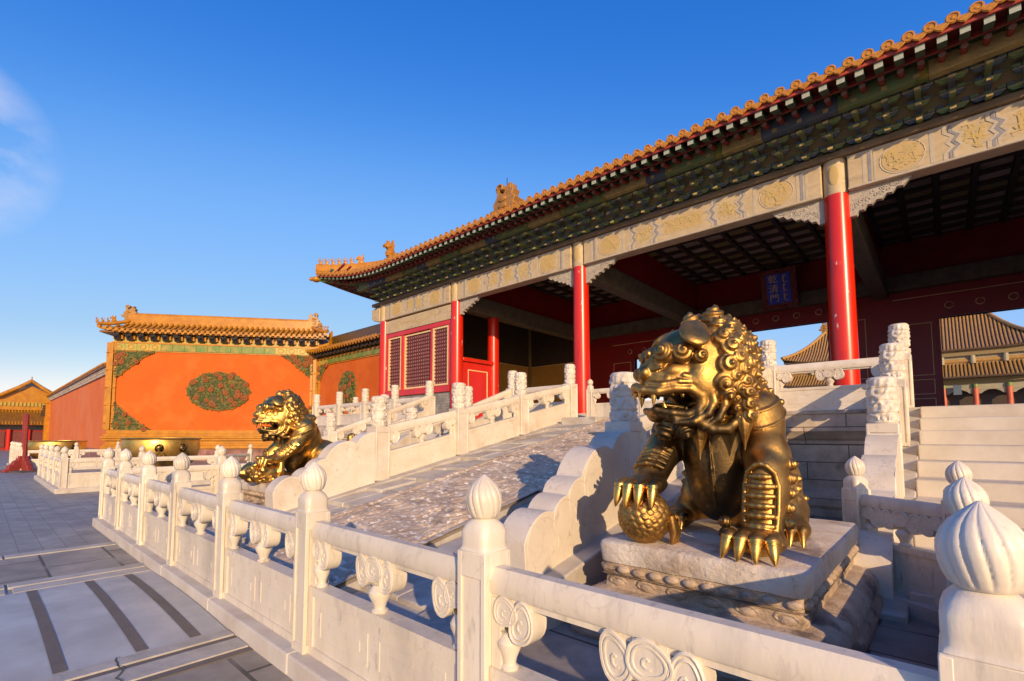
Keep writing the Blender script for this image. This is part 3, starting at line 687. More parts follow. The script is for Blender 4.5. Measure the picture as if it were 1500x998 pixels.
def chiwen(parent_name, x, y, z, h, s, rz=0, me=[None]):
    if me[0] is None:
        m = MB()
        pl = [(-.36,0),(.30,0),(.34,.18),(.50,.22),(.52,.34),(.36,.36),(.40,.48),(.30,.60),(.24,.74),(.30,.86),(.26,.98),(.14,1.02),(.03,.96),(.02,.84),(.10,.80),(.13,.86),(.17,.84),(.12,.72),(.02,.70),(-.06,.80),(-.12,.92),(-.24,.94),(-.22,.80),(-.34,.76),(-.28,.62),(-.40,.52),(-.32,.40),(-.42,.24)]
        m.prism(pl, 'y', -.14, .14)
        m.tube([(.14+.10*math.cos(a*.5), -.15, .88+.09*math.sin(a*.5)) for a in range(9)], .03, 6); m.tube([(.14+.10*math.cos(a*.5), .15, .88+.09*math.sin(a*.5)) for a in range(9)], .03, 6)
        for zz in (.2,.38,.56): m.ell((.05,-.14,zz), (.16,.05,.08), 10, 6); m.ell((.05,.14,zz), (.16,.05,.08), 10, 6)
        me[0] = m.mesh('dragon_finial', M['finial'], 30)
    o = link_mesh(parent_name, me[0], None, (x, y, z), rz, bevel=.03); o.scale = (s*h, h, h); return o
def beast(me=[None]):
    if me[0] is None:
        m = MB()
        m.prism([(-.24,0),(.20,0),(.24,.16),(.14,.34),(.22,.44),(.34,.40),(.40,.50),(.30,.62),(.16,.66),(.18,.80),(.06,.72),(-.02,.60),(-.10,.64),(-.16,.92),(-.24,.62),(-.20,.40),(-.30,.22)], 'y', -.10, .10)
        m.ell((.1,0,.5), (.2,.15,.14), 10, 8); m.ell((-.02,0,.2), (.24,.15,.2), 10, 8)
        me[0] = m.mesh('ridge_beast', M['glazegold'], 30)
    return me[0]
def small_beast(me=[None]):
    if me[0] is None:
        m = MB(); m.ell((0,0,.12), (.09,.055,.12), 8, 6); m.ell((.06,0,.28), (.06,.05,.07), 8, 6); m.tube([(-.06,0,.1),(-.12,0,.22),(-.08,0,.34)], .02, 5); m.box(-.1,.1,-.06,.06,-.03,.03)
        m.tube([(.05,0,.30),(.03,0,.40)], .02, 5)
        me[0] = m.mesh('ridge_figure', M['glazegold'], 40)
    return me[0]
def adopt(o, par):
    o.parent = par; o.location = o.location-par.location; return o
adopt(chiwen('dragon_finial', GX[0]+.4, YR, 13.55, 2.1, -1), hall); adopt(chiwen('dragon_finial', GX[1]-.4, YR, 13.55, 2.1, 1), hall)
m = MB(); m.tube([(GX[0]+.4,YR,15.4),(GX[0]+.4,YR,16.05)], .02, 5); hp(m, 'lightning_rod', M['iron'])
for gx, s in ((GX[0],-1),(GX[1],1)):
    o = link_mesh('ridge_beast', beast(), None, (gx, 12.2, roofz(XA,12.2)+.42), R(-90)); o.scale = (.85,)*3; adopt(o, hall)
    sx = XW if s < 0 else XEs
    d = 1.55; x = sx-s*d; o = link_mesh('ridge_beast', beast(), None, (x, 11.03+d, roofz(x, 11.03+d)+.40), R(-135) if s < 0 else R(-45)); o.scale = (.62,)*3; adopt(o, hall)
    for i in range(6):
        d = .16+i*.215; x = sx-s*d; o = link_mesh('ridge_figure', small_beast(), None, (x, 11.03+d, roofz(x, 11.03+d)+.44), R(-135) if s < 0 else R(-45)); adopt(o, hall)
# rafters: one mesh each, the front row seen in the photograph
fr_ = MB(); fr_.prism([(0,-.025),(.95,.245),(.95,.37),(0,.10)], 'x', -.07, .07, 0); fr_.box(-.069,.069,-.004,0,-.022,.097,1)
fr_.f[2:] = fr_.f[2:]; fly_me = fr_.mesh('flying_rafter', [M['raftgreen'], M['raftwhite']], 0)
rr_ = MB(); rr_.tube([(0,0,0),(0,1.5,.44)], .056, 10, 0); rr_.lathe([(.054,0),(.054,.006)], (0,-.004,0), 10, 1, fn=lambda r, z, a: (r*math.cos(a), -z, r*math.sin(a)))
rnd_me = rr_.mesh('round_rafter', [M['raftred'], M['raftend']], 50)
restf, restr = MB(), MB(); cnt = 0
for x in xs[::-1]:
    xx = x+pitch*.5; dz = eZ(xx)-8.86; dy = eY(xx)-11.5
    if not (XW+.3 < xx < XEs-.3): continue
    # rafters fan towards the corner
    fan = -(max(0, GX[0]-1.5-xx))*.16+(max(0, xx-GX[1]-1.5))*.16
    if xx < 2.6 and cnt < 100:
        cnt += 1
        o = link_mesh('flying_rafter', fly_me, hall, (xx-hall.location.x, 11.56+dy-hall.location.y, 8.66+dz-ZF), fan)
        o = link_mesh('round_rafter', rnd_me, hall, (xx-hall.location.x, 12.02+dy*.7-hall.location.y, 8.68+dz*.8-ZF), fan)
    else:
        s0 = len(restf.v); restf.add(fr_.v, fr_.f, 0); restf.xf(lambda a, b_, c: (a+xx, b_+11.56+dy, c+8.66+dz), s0)
        s0 = len(restr.v); restr.add(rr_.v, rr_.f, 0); restr.xf(lambda a, b_, c: (a+xx, b_+12.02+dy*.7, c+8.68+dz*.8), s0)
for i in range(52):            # west and east eaves
    yv = 11.35+i*.31; lf = max(0, 1-min(yv-11.0, 2*YR-11.0-yv)/5.0)**2
    for s, x0 in ((1, XW), (-1, XEs)):
        s0 = len(restf.v); restf.add(fr_.v, fr_.f, 0); restf.xf(lambda a, b_, c: (x0+s*(.10+b_+.35*(1-lf)), yv+a, c+8.66+.62*lf), s0)
        s0 = len(restr.v); restr.add(rr_.v, rr_.f, 0); restr.xf(lambda a, b_, c: (x0+s*(.62+b_+.35*(1-lf)), yv+a, c+8.68+.5*lf), s0)
o = hp(restf, 'flying_rafter_row', M['raftgreen'], 0); o['kind'] = 'stuff'
o = hp(restr, 'round_rafter_row', M['raftred'], 50); o['kind'] = 'stuff'
# fascia boards and eave soffit
def band(m, dy0, dz0, dz1, thick=.04, n=80, xa=XW+.15, xb=XEs-.15):
    for i in range(n):
        a = xa+(xb-xa)*i/n; b_ = xa+(xb-xa)*(i+1)/n
        v = []
        for x in (a, b_):
            for yy in (dy0, dy0+thick):
                for zz in (dz0, dz1): v.append((x, eY(x)+yy, eZ(x)-8.86+zz))
        m.add(v, [(0,4,5,1),(2,3,7,6),(0,2,6,4),(1,5,7,3)])
m = MB(); band(m, .0, 8.755, 8.875); hp(m, 'fascia_board', M['fascia'], 0)
m = MB(); band(m, .46, 8.735, 8.83); hp(m, 'lower_fascia_board', M['raftred'], 0)
ylim = lambda x: min(13.45, eY(x)+min(x-XW, XEs-x)*.95+.02)
m = MB()
for i in range(80):
    a = XW+.15+(XEs-XW-.3)*i/80; b_ = XW+.15+(XEs-XW-.3)*(i+1)/80
    m.add([(a, eY(a)+.02, eZ(a)-.03),(b_, eY(b_)+.02, eZ(b_)-.03),(b_, ylim(b_), eZ(b_)+.30*(ylim(b_)-eY(b_))-.05),(a, ylim(a), eZ(a)+.30*(ylim(a)-eY(a))-.05)], [(0,1,2,3)])
hp(m, 'eave_soffit', M['raftred'], 0)
m = MB()
for s, x0 in ((1, XW), (-1, XEs)):
    def sf(u, v):
        d = .05+2.2*v; ya, yb = 11.08+d, 2*YR-11.08-d; y = ya+(yb-ya)*u; lf = max(0, 1-min(y-11.0, 2*YR-11.0-y)/5.0)**2
        return (x0+s*(d+.30*(1-lf)), y, 8.80+.50*lf*(1-v)+.42*v)
    m.grid(sf, 30, 4)
    m.grid(lambda u, v: (lambda q: (q[0], q[1], q[2]-.11+.11*v))(sf(u, 0)), 30, 1)
hp(m, 'side_eave_soffit', M['fascia'], 0)
for s, x0 in ((1, XW), (-1, XEs)):   # corner beam with its glazed dragon-head end
    m = MB(); m.tube([(x0+s*.02,11.05,9.26),(x0+s*2.4,13.4,8.86)], .13, 4); hp(m, 'corner_beam', M['tilegreen'], 30)
    m = MB(); m.ell((x0+s*.02,11.05,9.22),(.22,.22,.14), 10, 8); m.ell((x0-s*.16,10.88,9.24),(.1,.1,.1), 8, 6); hp(m, 'corner_beam_end', M['glazegold'])

# ---------- inside
m = MB()
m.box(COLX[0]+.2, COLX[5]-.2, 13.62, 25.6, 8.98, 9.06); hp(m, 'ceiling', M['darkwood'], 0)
m = MB(); x = COLX[0]+.35
while x < COLX[5]-.3: m.box(x-.06, x+.06, 13.62, 23.6, 8.80, 8.979); x += .82
y = 13.9
while y < 23.6: m.box(COLX[0]+.3, COLX[5]-.3, y-.06, y+.06, 8.82, 8.975); y += .82
hp(m, 'ceiling_grid', M['darkwood'], 0)
m = MB(); rc = random.Random(5); x = COLX[0]+.35
while x < COLX[5]-1.0:
    y = 13.9
    while y < 23.0:
        m.box(x+.09, x+.73, y+.09, y+.73, 8.93, 8.972, rc.choice((0,0,1))); y += .82
    x += .82
hp(m, 'ceiling_coffer', [M['coffer'], M['boardgreen']], 0)
YD = 23.7
doors = [(-11.05, .95, 5.6), (XA+.27, 1.47, 6.25), (XA+6.62, 1.48, 5.82)]
m = MB(); xs_ = [COLX[0]+5.2]
xl = COLX[1]-.2
for (c, hw, top) in doors:
    m.box(xl, c-hw, YD, YD+.22, ZF, 8.9); m.box(c-hw, c+hw, YD, YD+.22, top, 8.9); xl = c+hw
m.box(xl, COLX[4]+.2, YD, YD+.22, ZF, 8.9)
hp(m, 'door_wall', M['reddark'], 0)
m = MB(); ring = MB()
def goldrect(x0, x1, z0, z1, w=.022):
    y0, y1 = YD-.012, YD-.001
    m.box(x0, x1, y0, y1, z0, z0+w); m.box(x0, x1, y0, y1, z1-w, z1); m.box(x0, x0+w, y0, y1, z0+w, z1-w); m.box(x1-w, x1, y0, y1, z0+w, z1-w)
for (c, hw, top) in doors:
    fr2 = MB()
    for s in (-1, 1):
        xa = c+s*(hw+.22); xb = c+s*(hw+1.25); a, b_ = min(xa, xb), max(xa, xb)
        goldrect(a, b_, 3.75, top-.12); goldrect(a, b_, 3.05, 3.6); goldrect(a, b_, 2.2, 2.9)
    goldrect(c-hw-1.2, c+hw+1.2, top+.75, top+1.0) if False else None
    for k in range(4):
        xr = c+(k-1.5)*.80; zr = top+.42
        ring = MB(); ring.tube([(xr+.115*math.cos(a*.3927), YD-.03, zr+.115*math.sin(a*.3927)) for a in range(16)], .016, 6, 0, True); hp(ring, 'door_stud_ring', M['goldline'])
        fr2.lathe([(.10,0),(.10,.06)], (xr, YD, zr), 16, fn=lambda r, z, a: (r*math.cos(a), -z, r*math.sin(a)))
    m.box(c-hw-1.3, c+hw+1.3, YD-.012, YD-.001, top+.86, top+.885)
    fr2.box(c-hw-.10, c-hw, YD-.05, YD+.27, ZF, top); fr2.box(c+hw, c+hw+.10, YD-.05, YD+.27, ZF, top); fr2.box(c-hw-.10, c+hw+.10, YD-.05, YD+.27, top, top+.10)
    fr2.box(c-hw, c+hw, YD, YD+.2, ZF, ZF+.22); hp(fr2, 'door_frame', M['reddark'], 30)
hp(m, 'gold_line', M['goldline'], 0);
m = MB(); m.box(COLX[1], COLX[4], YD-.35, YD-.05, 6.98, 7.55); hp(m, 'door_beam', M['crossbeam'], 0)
# gable walls and end-bay rear walls: ochre below, dark boards above
for s, x in ((1, COLX[0]), (-1, COLX[5])):
    m = MB(); m.box(x-.3, x+.75, 13.75, 25.8, ZF, 8.9); hp(m, 'gable_wall', M['orange'], 0)
    xi = x+s*.752
    m = MB(); m.box(min(xi, xi+s*.03), max(xi, xi+s*.03), 15.6, 23.68, ZF, 5.8); hp(m, 'ochre_panel', M['ochre'], 0)
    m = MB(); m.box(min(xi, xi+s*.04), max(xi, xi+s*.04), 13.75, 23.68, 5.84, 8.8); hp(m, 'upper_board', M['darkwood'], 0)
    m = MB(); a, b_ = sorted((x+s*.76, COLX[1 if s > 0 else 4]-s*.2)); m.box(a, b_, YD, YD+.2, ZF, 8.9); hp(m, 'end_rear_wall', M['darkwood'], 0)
    m = MB(); m.box(a, b_, YD-.03, YD-.002, ZF, 5.8); hp(m, 'ochre_panel', M['ochre'], 0)
    m = MB(); m.box(a, b_, YD-.04, YD-.002, 5.802, 5.84); m.box(min(xi, xi+s*.045), max(xi, xi+s*.045), 15.6, 23.66, 5.802, 5.838); hp(m, 'pale_moulding', M['goldline'], 0)
    xc_ = xi+s*.15; m = MB(); m.box(min(xi,xc_), max(xi,xc_), YD-.2, YD-.042, ZF, 8.8); hp(m, 'corner_post', M['boardgreen'], 0)
    # red partition between the column rows
    xc_ = COLX[1 if s > 0 else 4]
    m = MB(); m.box(xc_-.09, xc_+.09, 13.66, 15.36, ZF, 4.62); hp(m, 'low_partition', M['red'], 0)
    m = MB()
    for e in (-1, 1):
        xo = xc_+e*.091; a, b_ = sorted((xo, xo+e*.02))
        m.box(a, b_, 13.95, 13.98, 2.3, 4.3); m.box(a, b_, 15.08, 15.13, 2.3, 4.3); m.box(a, b_, 13.98, 15.08, 4.26, 4.3)
    hp(m, 'partition_gold_line', M['goldline'], 0)
    m = MB(); m.box(xc_-.2, xc_+.2, 13.6, 15.5, 4.62, 4.78); hp(m, 'partition_rail', M['red'], bevel=.02)
    # window bay
    xa, xb = sorted((COLX[0]+.27, COLX[1]-.27)) if s > 0 else sorted((COLX[4]+.27, COLX[5]-.27))
    m = MB(); m.box(xa-.01, xb+.01, 13.26, 13.54, 6.40, 7.02); hp(m, 'lower_beam', M['beam'], bevel=.02)
    m = MB(); gg = MB(); dragon(gg, (xa+xb)/2, 6.71, (xb-xa)*.7, .36, 13.26, 0, rnd)
    m.box(xa+.1, xa+.14, 13.25, 13.26, 6.45, 6.97); m.box(xb-.14, xb-.1, 13.25, 13.26, 6.45, 6.97); m.box(xb-.9, xb-.86, 13.25, 13.26, 6.45, 6.97); hp(m, 'painted_outline', M['beamlight'], 0)
    m = MB(); m.box(xa, xb, 13.3, 13.5, ZF, 3.35); hp(m, 'brick_dado', M['brickgrey'], 0)
    wf = MB(); wf.box(xa, xb, 13.22, 13.56, 3.35, 3.62); wf.box(xa, xb, 13.3, 13.5, 6.2, 6.40)
    W_ = xb-xa; x1, x2 = xa+W_*.27, xa+W_*.73
    for xx in (xa, x1-.08, x2-.08, xb-.16): wf.box(xx, xx+.16, 13.3, 13.5, 3.62, 6.2)
    wo = hp(wf, 'window_frame', M['red'], 0, bevel=.015)
    ed = MB(); pa = MB(); la = MB()
    for (a, b_, rec) in ((xa+.16, x1-.08, 0), (x1+.08, x2-.08, .08), (x2+.08, xb-.16, 0)):
        z0, z1 = 3.62, 6.2; yy = 13.33+rec
        ed.box(a, a+.07, yy-.03, yy+.05, z0+.1, z1-.1); ed.box(b_-.07, b_, yy-.03, yy+.05, z0+.1, z1-.1); ed.box(a, b_, yy-.03, yy+.05, z1-.1, z1-.03); ed.box(a, b_, yy-.03, yy+.05, z0+.03, z0+.1)
        a2, b2, z2, z3 = a+.07, b_-.07, z0+.1, z1-.1
        pa.box(a2, b2, yy+.06, yy+.08, z2, z3)
        nx = max(3, int(round((b2-a2)/.15))); nz_ = 15
        for i in range(1, nx): x = a2+(b2-a2)*i/nx; la.box(x-.014, x+.014, yy, yy+.05, z2, z3)
        for i in range(1, nz_): z = z2+(z3-z2)*i/nz_; la.box(a2, b2, yy+.003, yy+.047, z-.014, z+.014)
    hp(ed, 'window_edge', M['goldline'], 0); hp(pa, 'window_paper', M['paper'], 0); hp(la, 'window_lattice', M['lattice'], 0)

# ---------- name plaque (hangs over the central door)
pl_ = thing('name_plaque', 'blue name plaque lettered in gold hanging in the shade above the central doorway', 'plaque', (-4.92, 23.0, 7.05))
pl_.rotation_euler = (R(14), 0, 0); pl_.scale = (.93,)*3
m = MB(); m.box(-.72,.72,0,.12,-.15,1.65)
for i in range(30):
    a = rc.uniform(-.68,.68); z = rc.choice((rc.uniform(-.12,.06), rc.uniform(1.42,1.62))); m.ell((a,-.01,z),(.06,.03,.05), 8, 6)
for i in range(22):
    a = rc.choice((-1,1))*rc.uniform(.56,.69); m.ell((a,-.01,rc.uniform(0,1.5)),(.04,.03,.06), 8, 6)
m.build('plaque_frame', M['plaquered'], pl_)
m = MB(); m.box(-.47,.47,-.03,.0,.10,1.44); bl = m.build('plaque_panel', M['plaqueblue'], pl_)
def text_mesh(txt, size, name):
    cu = bpy.data.curves.new(name, 'FONT'); cu.body = txt; cu.size = size; cu.extrude = .006; cu.align_x = 'CENTER'; cu.align_y = 'CENTER'
    o = bpy.data.objects.new(name, cu); COL.objects.link(o)
    me = bpy.data.meshes.new_from_object(o.evaluated_get(bpy.context.evaluated_depsgraph_get())); bpy.data.objects.remove(o); bpy.data.curves.remove(cu); return me
for i, chx in enumerate('乾清門'):
    me = text_mesh(chx, .40, 'gold_character'); me.materials.clear(); me.materials.append(M['goldline'])
    o = link_mesh('gold_character', me, pl_, (-.20, -.036, 1.20-i*.43)); o.rotation_euler = (R(90),0,0)
m = MB()
def stroke(pts, r=.017): m.tube([(p[0], -.036, p[1]) for p in pts], r, 6)
for (zt, zb, kind) in ((1.34,1.02,0),(.97,.60,1),(.54,.20,2)):
    x = .22; stroke([(x,zt),(x,zb)], .016)
    n = 4 if kind != 1 else 5
    for k in range(n):
        z = zt-.04-(zt-zb-.08)*k/n; stroke([(x,z),(x-.055,z-.035)], .015)
    if kind == 0: stroke([(x,zt),(x+.07,zt+.02),(x+.10,zt-.05),(x+.04,zt-.08),(x,zt-.06)], .014); stroke([(x,zb),(x+.05,zb-.03),(x+.12,zb+.03)], .014)
    if kind == 1: stroke([(x,zt-.1),(x+.08,zt-.06)], .014); stroke([(x,zb),(x-.06,zb-.03)], .014); stroke([(x,zb+.1),(x+.08,zb+.07),(x+.09,zb+.0)], .014)
    if kind == 2: stroke([(x,zt-.06),(x+.09,zt-.05),(x+.1,zt-.14),(x,zt-.15)], .014); stroke([(x,zb),(x+.07,zb-.02),(x+.11,zb+.06)], .014)
m.build('gold_script', M['goldline'], pl_)

# ------------------------------------------------------------------ glazed screen walls beside the gate
def flower_plate(par, poly, yf, name, dens, seed):
    rn = random.Random(seed); m = MB(); m.prism(poly, 'y', yf-.05, yf, 0)
    xsv = [p[0] for p in poly]; zsv = [p[1] for p in poly]
    def inside(x, z):
        c = False; n = len(poly); j = n-1
        for i in range(n):
            if (poly[i][1] > z) != (poly[j][1] > z) and x < (poly[j][0]-poly[i][0])*(z-poly[i][1])/(poly[j][1]-poly[i][1])+poly[i][0]: c = not c
            j = i
        return c
    area = (max(xsv)-min(xsv))*(max(zsv)-min(zsv))
    for _ in range(int(area*dens)):
        x = rn.uniform(min(xsv), max(xsv)); z = rn.uniform(min(zsv), max(zsv))
        if not inside(x, z): continue
        a = rn.uniform(0, 3.14); L, w = rn.uniform(.11,.2), rn.uniform(.045,.07); s0 = len(m.v)
        m.ell((0,0,0), (L,.06,w), 7, 4, rn.choice((1,1,1,1,1,2)))
        ca, sa = math.cos(a), math.sin(a)
        m.xf(lambda X, Y, Z: (x+X*ca-Z*sa, yf-.06+Y, z+X*sa+Z*ca), s0)
    for _ in range(int(area*dens*.07)+1):
        x = rn.uniform(min(xsv), max(xsv)); z = rn.uniform(min(zsv), max(zsv))
        if not inside(x, z): continue
        r = rn.uniform(.10,.16)
        for k in range(7):
            a = k*.9; m.ell((x+r*.7*math.cos(a), yf-.10, z+r*.7*math.sin(a)), (r*.55,.07,r*.55), 7, 5, 3)
        m.ell((x, yf-.14, z), (r*.4,.06,r*.4), 7, 5, 3)
    n = len(poly)
    m.tube([(p[0], yf-.04, p[1]) for p in poly], .045, 6, 2, True)
    o = m.build(name, [M['reliefdark'], M['reliefgreen'], M['reliefgold'], M['petal']], par); return o
M['reliefdark'] = mat('dark_relief_ground', (.045,.05,.014), (.07,.05,.015), 4, .7)
M['petal'] = mat('orange_flower_glaze', (.26,.065,.010), (.19,.065,.010), 4, .7)
def screen_wall(name, label, P, rz, L, T, z0, z1, zf, ze, zr, medal, tri, pil, big):
    t = thing(name, label, 'screen wall', (P[0], P[1], 0), rz, group='glazed screen walls beside the gate')
    m = MB(); m.box(.0, L, 0, T, z0, zf); m.build('plaster_panel', M['orange'], t, 0)
    m = MB()
    for (a, b, h0, h1) in ((-.10,.16,.0,.18),(-.06,.12,.18,.22),(-.16,.2,.34,.40)): pass
    for o_, h0, h1 in ((.30,.74,.92),(.22,.92,1.02),(.12,1.02,1.22),(.26,1.22,1.36),(.34,1.36,1.48),(.20,1.48,1.62),(.10,1.62,z0)) if big else ((.2,1.0,1.3),(.1,1.3,z0)):
        m.box(-o_*.8-.02, L+o_*.8 if not big else L+.05, -o_, T+o_, h0, h1)
    m.build('base_moulding', M['glazegold'], t, 0, bevel=.02)
    m = MB(); m.box(-.1, L+.02, -.18, T+.18, 0, .74 if big else 1.0); m.build('brick_base', M['duskybrick'], t, 0)
    # glazed corner pilasters
    for x in pil:
        m = MB()
        for dx, w, o_ in ((-.2,.16,.10),(0,.2,.17),(.2,.16,.10)):
            m.box(x+dx-w/2, x+dx+w/2, -o_, T*.3, z0+.001, zf)
        for k in range(5): zz = z0+(zf-z0)*k/5+.4; m.box(x-.29, x+.29, -.185, T*.2, zz, zz+.04)
        m.build('glazed_pilaster', M['glazegold'], t, 0, bevel=.02)
    # frieze: amber plates and green plates
    m = MB(); m.box(-.05, L+.05, -.05, T+.05, z1, z1+.07, 0); n = int(L/.62); rn = random.Random(7)
    zt = zf
    for i in range(n):
        a = L*i/n; b = L*(i+1)/n; u = (i+.5)/n
        mi = 1 if (big and .24 < u < .80) or (not big and .12 < u < .85) else 2
        m.box(a+.008, b-.008, -.09, .05, z1+.075, zt-.03, mi)
        if mi == 2 and big:
            m.tube([((a+b)/2+.16*math.cos(q*.5236), -.095, (z1+zt)/2+.03+.13*math.sin(q*.5236)) for q in range(12)], .025, 5, 0, True)
    m.box(-.05, L+.05, -.12, T+.05, zt-.03, zt+.06, 0)
    m.build('glazed_frieze', [M['glazegold'], M['tilegreen'], M['tilelight']], t, 0)
    # bracket rolls under the eave
    m = MB(); m.box(0, L, -.02, T+.02, zt+.06, ze-.02, 0); nb = int(L/(.62 if big else .42))
    for i in range(nb):
        x = L*(i+.5)/nb; w = .16 if big else .11; hz = ze-zt
        m.prism([(-.02,zt+.12),(-.02,ze-.05),(-.42,ze-.05),(-.44,ze-.15),(-.26,zt+.16)], 'x', x-w, x+w, 1)
        m.tube([(x-w*.9,-.40,ze-.14),(x-w*.2,-.46,ze-.22),(x+w*.9,-.40,ze-.13)], .05, 6, 1)
        m.box(x-w-.10, x-w-.01, -.22, .0, zt+.2, ze-.1, 2); m.box(x+w+.01, x+w+.10, -.22, .0, zt+.2, ze-.1, 2)
    m.build('glazed_bracket_row', [M['tilelight'], M['tiledark'], M['glazegold']], t, 40)
    # roof
    ov = .62; x0, x1 = -.62, L+(.62 if big else .0); ym = T/2
    m = MB(); m.box(x0+.12, x1-.12, -ov+.1, T+ov-.1, ze-.02, ze+.08, 1); n = int((x1-x0)/.30)
    lf = lambda x: .18*max(0, 1-min(x-x0, x1-x)/1.6)**2
    hipz = lambda x: min(1, min(x-x0, (x1-x) if big else 99)/(ov+ym)*1.0)
    for i in range(n):
        x = x0+.15+(x1-x0-.3)*i/(n-1)
        for s in (0, 1):
            k = max(.12, hipz(x)); pts = []
            for j in range(5):
                u = k*j/4; y = -ov+(ov+ym)*u; z = ze+.12+lf(x)*(1-u)+(zr-.62-ze)*(.62*u+.38*u*u)
                pts.append((x, y if s == 0 else T-y, z))
            m.tube(pts, .085, 8, 0)
            if s == 0:
                m.lathe([(.10,0),(.10,.035)], (x, -ov-.02, ze+.13+lf(x)), 10, 0, fn=lambda r, z, a: (r*math.cos(a), -z, r*math.sin(a)))
                m.prism([(x+.05,ze+.10+lf(x)),(x+.08,ze-.0+lf(x)),(x+.15,ze-.05+lf(x)),(x+.22,ze+.0+lf(x)),(x+.25,ze+.10+lf(x))], 'y', -ov-.02, -ov+.02, 0)
    for s in (0, 1):
        m.grid(lambda u, v: (lambda x, uu: (x, (-ov+(ov+ym)*uu) if s == 0 else T+ov-(ov+ym)*uu, ze+.06+lf(x)*(1-uu)+(zr-.62-ze)*(.62*uu+.38*uu*uu)))(x0+(x1-x0)*u, v*max(.05, hipz(x0+.02+(x1-x0-.04)*u))), 40, 5, 1)
    m.grid(lambda u, v: (x0+(ov+ym)*v*.98, (-ov+.02)+(T+2*ov-.04)*(u*(1-v)+.5*v), ze+.06+.18*(1-v)+(zr-.62-ze)*(.62*v+.38*v*v)), 6, 6, 1)
    if big: m.grid(lambda u, v: (x1-(ov+ym)*v*.98, (-ov+.02)+(T+2*ov-.04)*(u*(1-v)+.5*v), ze+.06+.18*(1-v)+(zr-.62-ze)*(.62*v+.38*v*v)), 6, 6, 1)
    m.build('tile_roof', [M['tile'], M['tilebase']], t, 50)
    m = MB(); ra, rb = x0+ov+ym*.6, x1-(ov+ym*.6 if big else 0)
    m.box(ra, rb, ym-.16, ym+.16, zr-.76, zr-.08); m.tube([(ra,ym,zr-.05),(rb,ym,zr-.05)], .12, 8); m.build('main_ridge', M['glazegold'], t, 30)
    cr = []
    for sx in ((0, 1) if big else (0,)):
        for fs in (0, 1):
            m = MB(); X = lambda d: (x0+d if sx == 0 else x1-d)
            pts = []
            for j in range(7):
                d = .02+(ov+ym*.75)*j/6; u = d/(ov+ym); pts.append((X(d), (-ov+d) if fs == 0 else T+ov-d, ze+.28+.18*(1-u)**2+(zr-.62-ze)*(.62*u+.38*u*u)))
            m.tube(pts, .11, 8); m.build('hip_ridge', M['glazegold'], t, 50)
            cr.append((sx, fs, pts))
    if big:
        for (sx, fs, pts) in cr:
            if fs: continue
            rzz = R(180) if sx == 0 else 0
            for j, nm in ((0,'f'),(1,'f'),(2,'f'),(3,'b')):
                o = link_mesh('ridge_figure' if nm == 'f' else 'ridge_beast', small_beast() if nm == 'f' else beast(), t, (pts[j][0], pts[j][1], pts[j][2]+.08), R(225) if sx == 0 else R(-45)); o.scale = (.75,)*3 if nm == 'f' else (.48,)*3
        o = chiwen('dragon_finial', ra+.1, ym, zr-.40, .92, -1); o.parent = t
        o = chiwen('dragon_finial', rb-.1, ym, zr-.40, .92, 1); o.parent = t
    else:
        o = link_mesh('ridge_beast', beast(), t, (ra, ym, zr-.1), R(180)); o.scale = (.6,)*3
        o = link_mesh('ridge_beast', beast(), t, (L-1.0, ym, zr-.1), R(180)); o.scale = (.6,)*3
    # flower reliefs
    cx, cz, hw, hh = medal
    pts = []
    for i in range(40):
        a = 2*math.pi*i/40; k = 1-.02*math.cos(4*a)+.03*math.cos(12*a)
        pts.append((cx+hw*k*math.copysign(abs(math.cos(a))**1.12, math.cos(a)), cz+hh*k*math.copysign(abs(math.sin(a))**1.06, math.sin(a))))
    flower_plate(t, pts, -.0, 'flower_medallion', 55, 2)
    for i, (sx, top) in enumerate(((0,1),(1,1),(0,0),(1,0))):
        if not tri: break
        w, h = tri; X = (lambda d: .18+d) if sx == 0 else (lambda d: L-.18-d); Z = (lambda d: z1-d) if top else (lambda d: z0+d)
        p = [(X(0), Z(0)), (X(w), Z(0)), (X(w*.86), Z(h*.10)), (X(w*.68), Z(h*.22)), (X(w*.52), Z(h*.42)), (X(w*.34), Z(h*.56)), (X(w*.20), Z(h*.74)), (X(w*.08), Z(h*.86)), (X(0), Z(h))]
        ar = sum(p[i-1][0]*p[i][1]-p[i][0]*p[i-1][1] for i in range(len(p)))
        if ar < 0: p = p[::-1]
        flower_plate(t, p, -.0, 'corner_flower_relief', 60, 10+i)
    return t
B_ = (-36.0, 5.3)
screen_wall('screen_wall', 'big splayed orange screen wall with a green flower medallion and yellow tile roof', B_, math.atan2(.797,.604), 11.62, 1.3, 1.85, 6.52, 7.03, 7.58, 8.95, (5.88,4.22,1.76,1.18), (2.05,1.72), (-.02, 11.42), True)
screen_wall('screen_wall', 'narrow orange screen wall joining the big splayed wall to the gate hall', (-28.95, 14.55), 0, 8.5, 1.2, 1.6, 5.86, 6.25, 6.62, 7.75, (3.65,4.2,.95,1.05), (1.0,1.0), (.0,), False)

